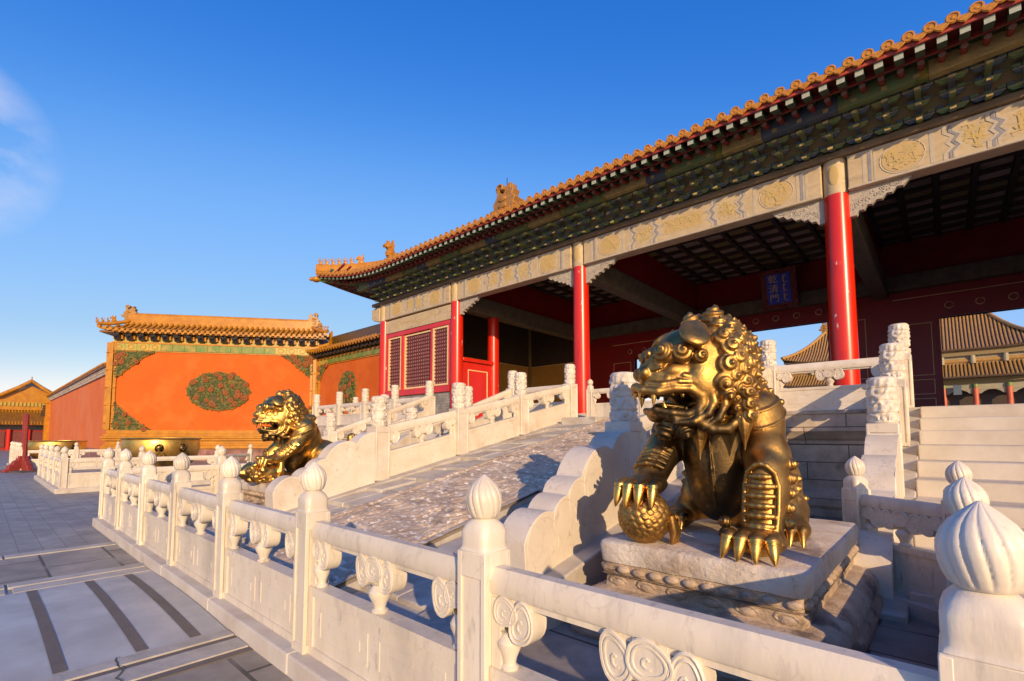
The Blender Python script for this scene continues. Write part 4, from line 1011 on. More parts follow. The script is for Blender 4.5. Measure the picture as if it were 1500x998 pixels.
# ------------------------------------------------------------------ long wall running west
t = thing('courtyard_wall', 'long faded red plaster wall running away to the left of the big screen wall', 'wall', (-53, 5.6, 0))
m = MB(); m.box(-70.5, -36.4, 5.3, 6.3, .7, 5.25); m.build('plaster_face', M['pink'], t, 0, world=True)
m = MB(); m.box(-70.5, -36.38, 5.22, 6.38, 0, .7); m.build('brick_base', M['duskybrick'], t, 0, world=True)
m = MB(); m.box(-70.5, -36.38, 5.18, 6.4, 5.25, 5.42); m.box(-70.5, -36.38, 5.08, 6.5, 5.5, 5.62)
for i in range(80): m.box(-70.3+i*.42, -70.1+i*.42, 5.10, 5.2, 5.42, 5.5)
m.build('pale_cornice', M['marble_old'], t, 0, world=True)
m = MB(); m.box(-70.6, -36.3, 4.95, 6.6, 5.62, 5.70, 1)
for i in range(114):
    x = -70.4+i*.3
    for s in (-1, 1): m.tube([(x, 5.8+s*.92, 5.74), (x, 5.8+s*.5, 5.95), (x, 5.8+s*.1, 6.2)], .075, 6, 0)
m.prism([(4.93,5.70),(6.67,5.70),(5.8,6.2)], 'x', -70.6, -36.3, 1)
m.tube([(-70.6,5.8,6.25),(-36.3,5.8,6.25)], .14, 8, 0)
m.build('tile_coping', [M['tile'], M['tilebase']], t, 50, world=True)
m = MB(); m.box(-71.3, -70.5, 4.9, 6.7, 0, 5.0, 0); m.box(-71.4, -70.4, 4.75, 6.8, 5.0, 5.25, 0)
for i in range(5): m.box(-71.35+i*.02, -70.45, 4.62+i*.03, 4.9, 3.6+i*.25, 3.78+i*.25, 1)
m.build('glazed_end_pier', [M['glazegold'], M['tiledark']], t, 0, world=True)

# ------------------------------------------------------------------ far building on the left
t = thing('side_hall', 'distant small hall with a sunlit yellow gable and tiled roof at the far left edge', 'building', (-76, 3.86, 0))
yc = 3.86
m = MB(); m.box(-84, -72.6, yc-4.6, yc+4.6, 0, 3.0); m.build('red_wall', M['reddark'], t, 0, world=True)
m = MB(); m.box(-84.1, -72.5, yc-4.7, yc+4.7, 2.15, 2.62); m.build('blue_beam', M['blue'], t, 0, world=True)
for k in range(7):
    m = MB(); m.tube([(-72.4, yc-4.5+k*1.5, 0),(-72.4, yc-4.5+k*1.5, 2.2)], .16, 10); m.build('column', M['red'], t, world=True)
for k in range(6):
    m = MB(); m.box(-72.58, -72.5, yc-4.2+k*1.5, yc-3.3+k*1.5, .3, 1.95); m.build('door_panel', M['lattice'], t, 0, world=True)
m = MB()
for i in range(46):
    y = yc-5.4+i*.24; k = min(1, min(y-(yc-5.5), (yc+5.5)-y)/3.0)
    m.tube([(-71.2, y, 2.72), (-71.2-1.4*k, y, 2.72+.75*k), (-71.2-2.2*k, y, 2.72+1.65*k)], .075, 6, 0)
m.grid(lambda u, v: (-71.15-2.3*v*min(1, .05+min(u, 1-u)*11/3.0), yc-5.5+11*u, 2.66+1.7*v*min(1,.05+min(u,1-u)*11/3.0)), 30, 3, 1)
m.box(-84, -71.3, yc-5.4, yc+5.4, 2.62, 2.68, 1)
m.build('skirt_roof', [M['tile'], M['tilebase']], t, 50, world=True)
m = MB(); m.box(-73.6, -73.2, yc-3.6, yc+3.6, 4.3, 5.3); m.build('gable_band', M['glazegold'], t, 0, world=True)
m = MB()
for i in range(24): m.box(-73.19, -73.1, yc-3.5+i*.3, yc-3.32+i*.3, 4.7, 5.1)
m.build('bracket_row', M['tilelight'], t, 0, world=True)
m = MB(); m.prism([(yc-3.0,5.3),(yc+3.0,5.3),(yc,7.0)], 'x', -73.7, -73.25); m.build('gable_board', M['gablegold'] if 'gablegold' in M else M['glazegold'], t, 0, world=True)
m = MB()
prof = [(yc-4.6,5.0),(yc-2.4,5.75),(yc-.9,6.75),(yc,7.5),(yc+.9,6.75),(yc+2.4,5.75),(yc+4.6,5.0)]
m.tube([(-72.9,p[0],p[1]) for p in prof], .2, 8)
for a, b in zip(prof[:-1], prof[1:]):
    m.add([(-72.8,a[0],a[1]),(-84,a[0],a[1]),(-84,b[0],b[1]),(-72.8,b[0],b[1])], [(0,1,2,3)])
m.tube([(-72.9,yc,7.45),(-72.9,yc,7.95)], .05, 6)
m.build('gable_roof', M['tile'], t, 50, world=True)
m = MB(); m.grid(lambda u, v: (-71-13*v, yc-5.5, 2.7), 1, 1); m.box(-84,-73.7,yc-3.4,yc+3.4,3.0,5.6); m.build('upper_wall', M['glazegold'], t, 0, world=True)

# ------------------------------------------------------------------ palace hall beyond the doorways
t = thing('palace_hall', 'great double-roofed palace hall seen through the open doorways of the gate', 'palace', (XA, 108, 0))
def hiproof(name, ye, ze, hx, yr, zr, hr, rows, curve=.4, mats=(M['tilefar'], M['tilefarbase'])):
    m = MB(); D = yr-ye
    def surf(x, v): return None
    n = int(2*hx/rows)
    for i in range(n+1):
        x = -hx+2*hx*i/n; k = 1 if abs(x) <= hr else max(.02, (hx-abs(x))/(hx-hr)); lf = .9*max(0, 1-(hx-abs(x))/6)**2
        pts = []
        for j in range(7):
            v = k*j/6; pts.append((XA+x, ye+D*v, ze+lf*(1-v)+(zr-ze)*((1-curve)*v+curve*v*v)+.06))
        m.tube(pts, .13, 6, 0)
    def gf(u, v):
        x = -hx+2*hx*u; k = 1 if abs(x) <= hr else max(.02, (hx-abs(x))/(hx-hr)); lf = .9*max(0, 1-(hx-abs(x))/6)**2; w = v*k
        return (XA+x, ye+D*w, ze+lf*(1-w)+(zr-ze)*((1-curve)*w+curve*w*w))
    m.grid(gf, 60, 8, 1)
    for s in (-1, 1):
        m.grid(lambda u, v: (XA+s*(hx-(hx-hr)*v), ye+D*v+(2*D-2*D*v)*u, ze+.9*(1-v)*(max(0,1-min(u,1-u)*2*D/6)**2)+(zr-ze)*((1-curve)*v+curve*v*v)), 8, 8, 1)
        pts = [(XA+s*(hx-(hx-hr)*j/8), ye+D*j/8, ze+.9*(1-j/8)**2+(zr-ze)*((1-curve)*j/8+curve*(j/8)**2)+.25) for j in range(9)]
        m.tube(pts, .28, 8, 0)
    m.tube([(XA-hr, yr, zr+.35), (XA+hr, yr, zr+.35)], .4, 8, 0)
    m.grid(lambda u, v: (lambda q: (q[0], 2*yr-q[1], q[2]))(gf(u, v)), 30, 4, 1)
    m.tube([(XA-hx+.3, ye-.05, ze-.12+.25), (XA-hx+4, ye-.05, ze-.12), (XA+hx-4, ye-.05, ze-.12), (XA+hx-.3, ye-.05, ze-.12+.25)], .16, 6, 1)
    return m.build(name, list(mats), t, 50, world=True)
hiproof('upper_roof', 100, 14.6, 16.4, 108, 21.0, 10.6, .42)
hiproof('lower_roof', 97, 10.2, 18.6, 101, 12.5, 15.0, .42, .2)
for s in (-1, 1):
    o = chiwen('dragon_finial', XA+s*10.6, 108, 21.0, 2.2, s); adopt(o, t)
m = MB(); m.box(XA-15, XA+15, 100.8, 116, 3, 14.9); m.build('upper_wall', M['hallwall'], t, 0, world=True)
m = MB(); m.box(XA-15.3, XA+15.3, 100.3, 100.79, 13.6, 14.5); m.build('upper_bracket_band', M['boardgreen'], t, 0, world=True)
m = MB(); m.box(XA-17, XA+17, 98.5, 98.9, 9.15, 10.0); m.build('lower_bracket_band', M['boardgreen'], t, 0, world=True)
m = MB(); m.box(XA-17, XA+17, 98.55, 99, 8.3, 9.14); m.build('lower_beam', M['hallwall'], t, 0, world=True)
for k in range(10):
    x = XA-15.3+k*3.4
    m = MB(); m.tube([(x,98.5,8.6),(x,98.5,9.1)], .34, 12); m.build('column_head', M['tilegreen'], t, world=True)
    m = MB(); m.tube([(x,98.6,3),(x,98.6,8.6)], .32, 12); m.build('column', M['hallcol'], t, world=True)
    m = MB(); m.tube([(x,100.6,12.4),(x,100.6,13.6)], .3, 10); m.build('upper_column', M['hallwall'], t, world=True)
    if k < 9:
        m = MB(); m.prism([(x+.33,8.3),(x+.33,7.7),(x+.6,7.75),(x+.9,8.05),(x+1.4,8.3)][::-1], 'y', 98.6, 98.7); m.build('carved_bracket', M['hallwall'], t, 0, world=True); m = MB(); m.prism([(x+3.07,8.3),(x+3.07,7.7),(x+2.8,7.75),(x+2.5,8.05),(x+2.0,8.3)], 'y', 98.6, 98.7); m.build('carved_bracket', M['hallwall'], t, 0, world=True)
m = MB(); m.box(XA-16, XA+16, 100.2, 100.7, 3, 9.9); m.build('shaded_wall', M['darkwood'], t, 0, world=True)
m = MB(); m.box(1.0, 1.9, 97.8, 98.0, 7.6, 9.0); m.build('dark_blue_board', M['blue'], t, 0, world=True)
m = MB(); m.box(XA-24, XA+24, 92, 130, 0, 3.0); m.build('stone_podium', M['marble_old'], t, 0, world=True)

# ------------------------------------------------------------------ stone railings
def lobe(m, cx, cz, rx, rz, y, th, rot=0, mi=0, rings=True):
    n = 20; ca, sa = math.cos(rot), math.sin(rot)
    def P(r, a): 
        k = 1+.06*math.cos(3*a+.5)
        X, Z = rx*r*k*math.cos(a), rz*r*k*math.sin(a); return (cx+X*ca-Z*sa, cz+X*sa+Z*ca)
    m.prism([P(1, 2*math.pi*i/n) for i in range(n)], 'y', y-th, y+th, mi)
    if rings:
        for s in (-1, 1):
            for rr, rad in ((.90,.007),(.68,.006)):
                m.tube([(lambda q: (q[0], y+s*(th-.001), q[1]))(P(rr, 2*math.pi*i/n)) for i in range(n)], rad*max(rx, rz)/.08, 5, mi, True)
            # inner comma of the cloud
            m.tube([(lambda q: (q[0], y+s*(th-.001), q[1]))(P(.36-.045*i, -1.2-.62*i)) for i in range(8)], .006*max(rx, rz)/.08, 5, mi)
def vase(m, x, y, z0, h, r):
    m.lathe([(r*.72,0),(r*.78,.06*h),(r*.52,.14*h),(r*.62,.30*h),(r*.98,.58*h),(r*1.02,.70*h),(r*.72,.88*h),(r*.60,.93*h),(r*.80,1.0*h)], (x,y,z0), 20)
def panel_mesh(L, slope=0.0, hp_=.42, ho=.715, hr=.822, tp=.10, rail_w=.092, cloud=1.0, z0=0.0, mats=None, solid_top=None):
    """One railing panel between two posts: carved slab, clouds on vases, round-topped handrail."""
    m = MB()
    # slab with a raised border and a raised inner plate
    m.box(.001, L-.001, -tp/2+.012, tp/2-.012, z0+.002, hp_-.004)
    bw = .055
    m.box(0, L, -tp/2, tp/2, z0, z0+bw); m.box(0, L, -tp/2, tp/2, hp_-bw, hp_); m.box(0, bw, -tp/2, tp/2, z0+bw, hp_-bw); m.box(L-bw, L, -tp/2, tp/2, z0+bw, hp_-bw)
    if L > .7:
        for e in (-1, 1):
            a, b = sorted((e*(tp/2-.0125), e*(tp/2-.0085)))
            for (x0, x1) in ((.13, L*.5-.05), (L*.5+.05, L-.13)):
                za, zb = z0+.12, hp_-.12
                m.box(x0, x1, a, b, za, za+.014); m.box(x0, x1, a, b, zb-.014, zb); m.box(x0, x0+.014, a, b, za+.014, zb-.014); m.box(x1-.014, x1, a, b, za+.014, zb-.014)
                m.box(x0+.08, x1-.08, a, b, za+.06, zb-.06)
    # end stiles beside the posts
    m.box(0, .05, -tp*.36, tp*.36, hp_, hr-.12); m.box(L-.05, L, -tp*.36, tp*.36, hp_, hr-.12)
    # handrail
    rw, rh = rail_w/2, hr-ho
    sec = [(-rw*.86, ho),(rw*.86, ho),(rw, ho+rh*.14),(rw, ho+rh*.66),(rw*.58, hr),(-rw*.58, hr),(-rw, ho+rh*.66),(-rw, ho+rh*.14)]
    m.prism(sec, 'x', 0, L)
    m.box(0, L, -rw*.55, rw*.55, ho-.028, ho+.004)
    # clouds and vases
    c = cloud; gap = ho-hp_; vz = gap*.52
    xs_ = [L/2] if L < 1.9 else [L/2]
    for x in xs_:
        vase(m, x, 0, hp_, vz, .062*c)
        lobe(m, x, ho-gap*.22, .085*c, .070*c, 0, rw*.98, 0)
        lobe(m, x-.118*c, ho-gap*.30, .062*c, .092*c, 0, rw*.90, .25); lobe(m, x+.118*c, ho-gap*.30, .062*c, .092*c, 0, rw*.90, -.25)
        m.box(x-.06*c, x+.06*c, -rw*.7, rw*.7, hp_+vz, ho)
    for s, xe in ((1, .05), (-1, L-.05)):
        lobe(m, xe+s*.115*c, ho-gap*.30, .062*c, .092*c, 0, rw*.90, -.25*s)
        lobe(m, xe+s*.03*c, ho-gap*.20, .065*c, .060*c, 0, rw*.95, 0)
        vase(m, xe+s*.02*c, 0, hp_, vz, .05*c)
    if slope: m.xf(lambda x, y, z: (x, y, z+slope*x))
    return m.mesh('railing_panel', mats or [M['marble']], 32)
# fence post with a recessed face, a lotus seat and a spiral bud
def sq(r, e, a):
    c, s = math.cos(a), math.sin(a)
    k = (abs(c)**e+abs(s)**e)**(-1/e); return (r*k*c, r*k*s)
def fence_post():
    m = MB(); w = .083; t_ = .010
    m.box(-w+t_, w-t_, -w+t_, w-t_, 0, .858)
    for sx in (-1, 1):
        for sy in (-1, 1):
            a, b = sorted((sx*w, sx*(w-.026))); c, d = sorted((sy*w, sy*(w-.026))); m.box(a, b, c, d, 0, .861)
    m.box(-w+.001, w-.001, -w+.001, w-.001, 0, .05); m.box(-w+.001, w-.001, -w+.001, w-.001, .76, .865)
    prof = [(.083,.865,10),(.0795,.872,9),(.0775,.882,6),(.079,.90,5),(.078,.945,4.2),(.071,.972,3.2),(.057,.990,2.3),(.046,.998,2),(.046,1.004,2)]
    m.lathe([(r, z) for r, z, e in prof], seg=48, fn=lambda r, z, a: (lambda e: (*sq(r*(1+(.05*max(0,math.cos(4*a+math.pi)) if .90 < z < .96 else 0)), e, a), z))([e for rr, zz, e in prof if zz == z][0]))
    return m.mesh('post', M['marble_fence'], 40)
def bud():
    m = MB()
    prof = [(.052,0),(.062,.008),(.072,.028),(.078,.050),(.081,.074),(.079,.096),(.071,.119),(.056,.141),(.036,.160),(.016,.176),(.004,.185)]
    z2 = []; 
    for (a, b) in zip(prof[:-1], prof[1:]):
        for k in range(3): u = k/3; z2.append((a[0]+(b[0]-a[0])*u, a[1]+(b[1]-a[1])*u))
    z2.append(prof[-1])
    def fn(r, z, a):
        tw = a+2.6*z; f = abs(math.sin(7*tw))
        k = 1-.085*(1-f)**2.2*min(1, z/.02); return (r*k*math.cos(a), r*k*math.sin(a), z)
    m.lathe(z2, seg=140, fn=fn)
    return m.mesh('finial', M['marble_fence'], 60)
post_me, bud_me = fence_post(), bud()
KH = .13
_pm = {}; rj = random.Random(21)
def fence(name, label, runs, group, sc=1.0):
    """runs: list of polylines of post positions"""
    p0 = runs[0][0]; t = thing(name, label, 'fence', (p0[0], p0[1], 0), 0, group)
    done = set()
    for run in runs:
        for i, p in enumerate(run):
            key = (round(p[0],2), round(p[1],2))
            if key not in done:
                done.add(key); nxt = run[i+1] if i+1 < len(run) else run[i-1]
                a = math.atan2(nxt[1]-p[1], nxt[0]-p[0])
                o = link_mesh('post', post_me, t, (p[0]-p0[0], p[1]-p0[1], KH-.005), a, bevel=.005); zs_ = (p[2] if len(p) > 2 else 1.18)/1.18*sc
                o.scale = (sc, sc, zs_); o.rotation_euler = (rj.uniform(-.006,.006), rj.uniform(-.006,.006), a+rj.uniform(-.015,.015))
                f = link_mesh('finial', bud_me, o, (0,0,.999))
                f.scale = (1, 1, 1)
        for p, q in zip(run[:-1], run[1:]):
            d = Vector((q[0]-p[0], q[1]-p[1])); L = d.length-.155*sc; a = math.atan2(d.y, d.x); k = round(L, 2)
            if k not in _pm: _pm[k] = panel_mesh(L, mats=[M['marble_fence']])
            u = d.normalized()*.0775*sc
            o = link_mesh('railing_panel', _pm[k], t, (p[0]+u.x-p0[0], p[1]+u.y-p0[1], KH-.004), a, bevel=.006); o.scale = (1,1,sc)
            m = MB(); e_ = .150 if run is runs[0] else .118; e0 = e_ if p == run[0] else -.002; e1 = e_ if q == run[-1] else -.002; m.box(-e0, d.length+e1, -.145, .155, -.03, KH+(.0 if run is runs[0] else -.003)); 
            o = m.build('kerb', M['marble_fence'] if False else M['kerb'], t, 0, bevel=.012); o.location = (p[0]-p0[0], p[1]-p0[1], 0); o.rotation_euler = (0,0,a)
            if abs(a) > .02 and abs(abs(a)-math.pi) > .02: o.location.z = -.002
    return t
M['kerb'] = mat('kerb_marble', (.55,.51,.46), (.46,.41,.36), 3, .6, bump=.4, bscale=24, c3=(.34,.28,.23), s3=2, t3=(.55,.75), bdist=.01)
fx = [-10.42,-9.05,-7.58,-6.15,-4.64,-3.11,-1.515,.05]
front = [(x, 1.55, 1.18+.006*(x+10)*.45) for x in fx]; front[-1] = (.04, 1.55, 1.226)
east = [(.04,1.55),(.05,3.22),(.05,5.32),(-.68,5.86)]
west = [(-10.42,1.55),(-10.42,3.3),(-10.42,5.3),(-9.75,6.0)]
fence('marble_fence', 'long white marble fence with bud-topped posts crossing the foreground before both lions', [front, east, west], 'white marble fences with bud-topped posts')
fence('marble_fence', 'middle-distance white marble fence around the nearer gilt vat, left of the far lion', [[(-17.1,1.62),(-17.1,3.3),(-17.1,5.3),(-18.5,6.8)], [(-17.1,1.62),(-18.7,1.62),(-20.2,1.62),(-21.8,1.62),(-23.4,1.62)]], 'white marble fences with bud-topped posts', .93)
fence('marble_fence', 'farthest white marble fence around the second gilt vat, behind the red stand', [[(-28.6,1.3),(-28.6,3.1),(-28.6,4.9),(-30.2,6.2)], [(-28.6,1.3),(-30.2,1.3),(-31.8,1.3),(-33.4,1.3),(-35,1.3)], [(-30.2,6.2),(-32.4,5.2)]], 'white marble fences with bud-topped posts', .93)

# ------------------------------------------------------------------ balustrades of terrace and stairs
def newel():
    m = MB(); w = .155
    m.box(-w+.012, w-.012, -w+.012, w-.012, 0, .97)
    for sx in (-1, 1):
        for sy in (-1, 1):
            a, b = sorted((sx*w, sx*(w-.04))); c, d = sorted((sy*w, sy*(w-.04))); m.box(a, b, c, d, 0, .97)
    m.box(-w+.001, w-.001, -w+.001, w-.001, .86, .975); m.box(-w+.001, w-.001, -w+.001, w-.001, 0, .06)
    return m.mesh('newel_post', M['marble'], 30)
def newel_head():
    m = MB(); H = .56; r0 = .152
    prof = [(r0*.92,.0),(r0,.012)]+[(r0, .012+(H-.06)*i/44) for i in range(1, 45)]+[(r0*.96,H-.03),(r0*.84,H-.008),(r0*.5,H)]
    def fn(r, z, a):
        k = 0
        if .03 < z < H-.03:
            p = Vector((math.cos(a)*1.5, math.sin(a)*1.5, z*7.5))
            n1 = mnoise.noise(p*1.25); n2 = mnoise.noise(p*2.6+Vector((5,2,1)))
            k = .010*math.sin(n1*8)+.007*n2
            for zr_ in (.12,.27,.42):
                if abs(z-zr_) < .012: k -= .012
        r = r+k-.006; return (r*math.cos(a), r*math.sin(a), z)
    m.lathe(prof, seg=56, fn=fn)
    return m.mesh('post_head', M['marble_carved'], 50)
newel_me, head2_me = newel(), newel_head()
def drum_mesh(n=0):
    # rolling scroll stone: (along slope outward, height above the sloping kerb)
    pass
def drum(par, xc, y0, zfun, name='drum_stone', size=1.0):
    # stepped scroll stone running down from the lowest post at y0 towards -y
    L = 1.79*size; lobes_ = [(-.12,.62,.30),(-.60,.50,.37),(-.98,.47,.20),(-1.20,.35,.22),(-1.52,.255,.27)]
    top = []; n = 110
    for i in range(n+1):
        s = -L*i/n; best = .0
        for (cs, cz, r) in lobes_:
            cs, cz, r = cs*size, cz*size, r*size
            if abs(s-cs) < r: best = max(best, cz+math.sqrt(r*r-(s-cs)**2))
        top.append((s, best))
    pts = [(0, 0)]+[(s, max(h, .0)) for s, h in top if h > 0.0]
    last = pts[-1]; pts.append((last[0]+.02, .0))
    poly = [(y0+s, zfun(y0+s)+h-.02) for s, h in pts]
    poly = poly[:1]+[(y0, zfun(y0)+.93*size*.97)]+poly[2:]
    m = MB(); m.prism(poly[::-1], 'x', xc-.15, xc+.15)
    for (cs, cz, r) in lobes_[1:]:
        for s in (-1, 1):
            cy, cz2 = y0+cs*size, zfun(y0+cs*size)+cz*size
            m.tube([(xc+s*.147, cy+r*size*.80*math.cos(a*.35), cz2+r*size*.80*math.sin(a*.35)) for a in range(-1, 13)], .010, 5)
    return m.build(name, M['marble'], par, 40, bevel=.045, world=True)
_bm = {}
def balustrade(label, pts, zfun, drum_at=None, group='white marble balustrades of terrace and stairs', extra=None):
    p0 = pts[0]; t = thing('stone_balustrade', label, 'balustrade', (p0[0], p0[1], 0), 0, group)
    for p in pts:
        z = zfun(p[1]); o = link_mesh('newel_post', newel_me, t, (p[0]-p0[0], p[1]-p0[1], z-.012), 0, bevel=.012)
        link_mesh('post_head', head2_me, o, (0,0,.972))
    for p, q in zip(pts[:-1], pts[1:]):
        d = Vector((q[0]-p[0], q[1]-p[1])); L = d.length-.29; a = math.atan2(d.y, d.x); u = d.normalized()*.145
        za, zb = zfun(p[1]+u.y), zfun(q[1]-u.y); sl = (zb-za)/L; key = (round(L,2), round(sl,3))
        if key not in _bm: _bm[key] = panel_mesh(L, sl, .47, .79, .95, .15, .15, 1.25, z0=-.03)
        link_mesh('railing_panel', _bm[key], t, (p[0]+u.x-p0[0], p[1]+u.y-p0[1], za), a, bevel=.01)
    if drum_at: drum(t, pts[0][0], drum_at, zfun)
    return t
zcf = lambda y: min(ZF, zc(y)+.0)
cy = [5.02, 7.0, 9.05, 11.18]
balustrade('near sloping marble balustrade of the central stair, just left of the near lion', [(EB, 4.96)]+[(EB, y) for y in cy[1:]], zcf, 4.80)
balustrade('far sloping marble balustrade of the central stair, brightly lit behind the worn steps', [(WB, y) for y in cy], zcf, 4.86)
for xx, lab in ((-.55, 'steep marble balustrade left of the plain stair at the right edge, behind the near lion'), (3.46, 'marble balustrade on the outer right side of the plain right-hand stair'), (-9.73, 'marble balustrade on the right side of the far stair, behind the far lion'), (-13.74, 'marble balustrade on the left side of the far stair, before the red lattice window')):
    balustrade(lab, [(xx, 7.35), (xx, 9.26), (xx, 11.18)], zs, 7.2)
flat = lambda y: ZF
def rng(a, b, n): return [a+(b-a)*i/n for i in range(n+1)]
def trun(label, a, b, n):
    xs_ = rng(a, b, n); pts = [(x, 11.18) for x in xs_]
    p0 = pts[0]; t = thing('stone_balustrade', label, 'balustrade', (p0[0], p0[1], 0), 0, 'white marble balustrades of terrace and stairs')
    for i, p in enumerate(pts):
        if i == n and b < 9 or (i == 0 and a > -20): continue        # that post belongs to the stair railing
        o = link_mesh('newel_post', newel_me, t, (p[0]-p0[0], 0, ZF-.012), 0, bevel=.012); link_mesh('post_head', head2_me, o, (0,0,.972))
    L = (b-a)/n-.29; key = (round(L,2), 0)
    if key not in _bm: _bm[key] = panel_mesh(L, 0, .47, .79, .95, .15, .15, 1.25, z0=-.03)
    for p in pts[:-1]: link_mesh('railing_panel', _bm[key], t, (p[0]+.145-p0[0], 0, ZF), 0, bevel=.01)
    return t
tw = trun('marble balustrade along the far left end of the terrace, before the narrow orange wall', -22.3, -13.74, 4)
p0 = tw.location
for i in range(1, 5):
    y = 11.18+i*2.1
    o = link_mesh('newel_post', newel_me, tw, (-22.3-p0.x, y-p0.y, ZF-.012), 0, bevel=.012); link_mesh('post_head', head2_me, o, (0,0,.972))
    link_mesh('railing_panel', _bm[(round(8.56/4-.29,2),0)], tw, (-22.3-p0.x, y-1.955-p0.y, ZF), R(90), bevel=.01)
trun('short marble balustrade on the terrace edge between far stair and central stair', -9.73, WB, 1)
trun('short marble balustrade right of the near lion, above the dark stone courses', EB, -.55, 1)
trun('marble balustrade on the terrace edge beyond the right-hand stair, outside the picture', 3.46, 12.02, 4)
# low rail closing the head of the central stair
t = thing('stair_head_rail', 'low clean white rail closing the head of the central stair', 'rail', (WB, 11.75, ZF), 0)
xs_ = rng(WB+.3, EB-.3, 3)
for x in xs_:
    o = link_mesh('post', post_me, t, (x-WB, 0, 0), 0, bevel=.005); o.scale = (1, 1, .95); link_mesh('finial', bud_me, o, (0,0,.999))
L = xs_[1]-xs_[0]-.155
pmx = panel_mesh(L, mats=[M['marble_fence']])
for x in xs_[:-1]: link_mesh('railing_panel', pmx, t, (x+.0775-WB, 0, 0), 0, bevel=.006)

# ------------------------------------------------------------------ lion pedestals
def pedestal(label, cx, cy, seed, group='stone lion pedestals'):
    t = thing('stone_pedestal', label, 'pedestal', (cx, cy, 0), 0, group); hx, hy = .70, 1.145
    def ring(o, z, n=22, amp=.0, cr=.05):
        pts = []
        X, Y = hx+o, hy+o
        per = []
        for i in range(n): per.append((-X+2*X*i/n, -Y))
        for i in range(n): per.append((X, -Y+2*Y*i/n))
        for i in range(n): per.append((X-2*X*i/n, Y))
        for i in range(n): per.append((-X, Y-2*Y*i/n))
        for (x, y) in per:
            # softened corners and chipped edges
            dx, dy = X-abs(x), Y-abs(y)
            if dx < cr and dy < cr:
                k = 1-.30*(1-max(dx,dy)/cr); x -= math.copysign(cr*.30*(1-max(dx,dy)/cr), x); y -= math.copysign(cr*.30*(1-max(dx,dy)/cr), y)
            v = Vector((x*5, y*5, z*6+seed)); nn = mnoise.noise(v)+.5*mnoise.noise(v*2.6)
            s = 1-amp*max(-.4, nn)
            pts.append((x*s, y*s, z+amp*.30*mnoise.noise(v*1.7)))
        return pts
    mb_ = m = MB(); prof = [(.15,0,.004),(.165,.03,.004),(.168,.08,.004),(.15,.12,.005),(.115,.138,.004),(.113,.148,.004),(.135,.175,.006),(.142,.215,.006),(.13,.265,.006),(.095,.31,.006),(.045,.338,.005),(.0,.348,.005),(-.03,.352,.006),(-.036,.44,.010),(-.005,.452,.006)]
    m.ring_loft([ring(o, z, 22, a) for o, z, a in prof]); pass
    m = MB(); m.ring_loft([ring(o, z, 26, a) for o, z, a in ((-.035,.452,.008),(-.02,.46,.008),(-.018,.535,.008),(-.03,.545,.006))])
    # row of petals under the slab
    for sgn in (-1, 1):
        n = 11
        for i in range(n):
            x = -hx+.08+(2*hx-.16)*i/(n-1); m.ell((x, sgn*(hy-.02), .497), (.052,.032,.031), 10, 8)
        n = 17
        for i in range(n):
            y = -hy+.09+(2*hy-.18)*i/(n-1); m.ell((sgn*(hx-.02), y, .497), (.032,.052,.031), 10, 8)
    m.build('petal_band', M['pedestal'], t, 50)
    m = MB(); m.ring_loft([ring(o, z, 40, a, .06) for o, z, a in ((-.03,.535,.008),(-.002,.545,.012),(.004,.575,.018),(.004,.655,.018),(-.004,.688,.016),(-.022,.70,.008))], cap=True)
    m.build('top_slab', M['slabtop'], t, 38)
    m = mb_; rn = random.Random(seed)     # carved scrolls in the waist
    for sgn in (-1, 1):
        for i in range(6):
            x = -hx+.14+(2*hx-.28)*i/5
            m.tube([(x+(.085-.009*k)*math.cos(k*.75), sgn*(hy-.036), .402+(.040-.004*k)*math.sin(k*.75)) for k in range(9)], .014, 6)
            m.ell((x+.02, sgn*(hy-.032), .395), (.06,.016,.028), 8, 6)
        for i in range(24):
            y = -hy-.02+(2*hy+.04)*i/23; m.tube([(sgn*(hx+.118), y-.05, .165), (sgn*(hx+.136), y, .21), (sgn*(hx+.118), y+.04, .27), (sgn*(hx+.07), y+.07, .315)], .012, 6)
        for i in range(14):
            x = -hx-.02+(2*hx+.04)*i/13; m.tube([(x-.05, sgn*(hy+.118), .165), (x, sgn*(hy+.136), .21), (x+.04, sgn*(hy+.118), .27), (x+.07, sgn*(hy+.07), .315)], .012, 6)
    m.build('moulded_base', M['pedestal'], t, 32)
    return t
PE, PW = (-1.335, 4.49), (-8.945, 4.49)
pedestal('weathered carved stone pedestal under the near gilt lion', *PE, 3)
pedestal('weathered stone pedestal under the far gilt lion, left of the central stair', *PW, 17)

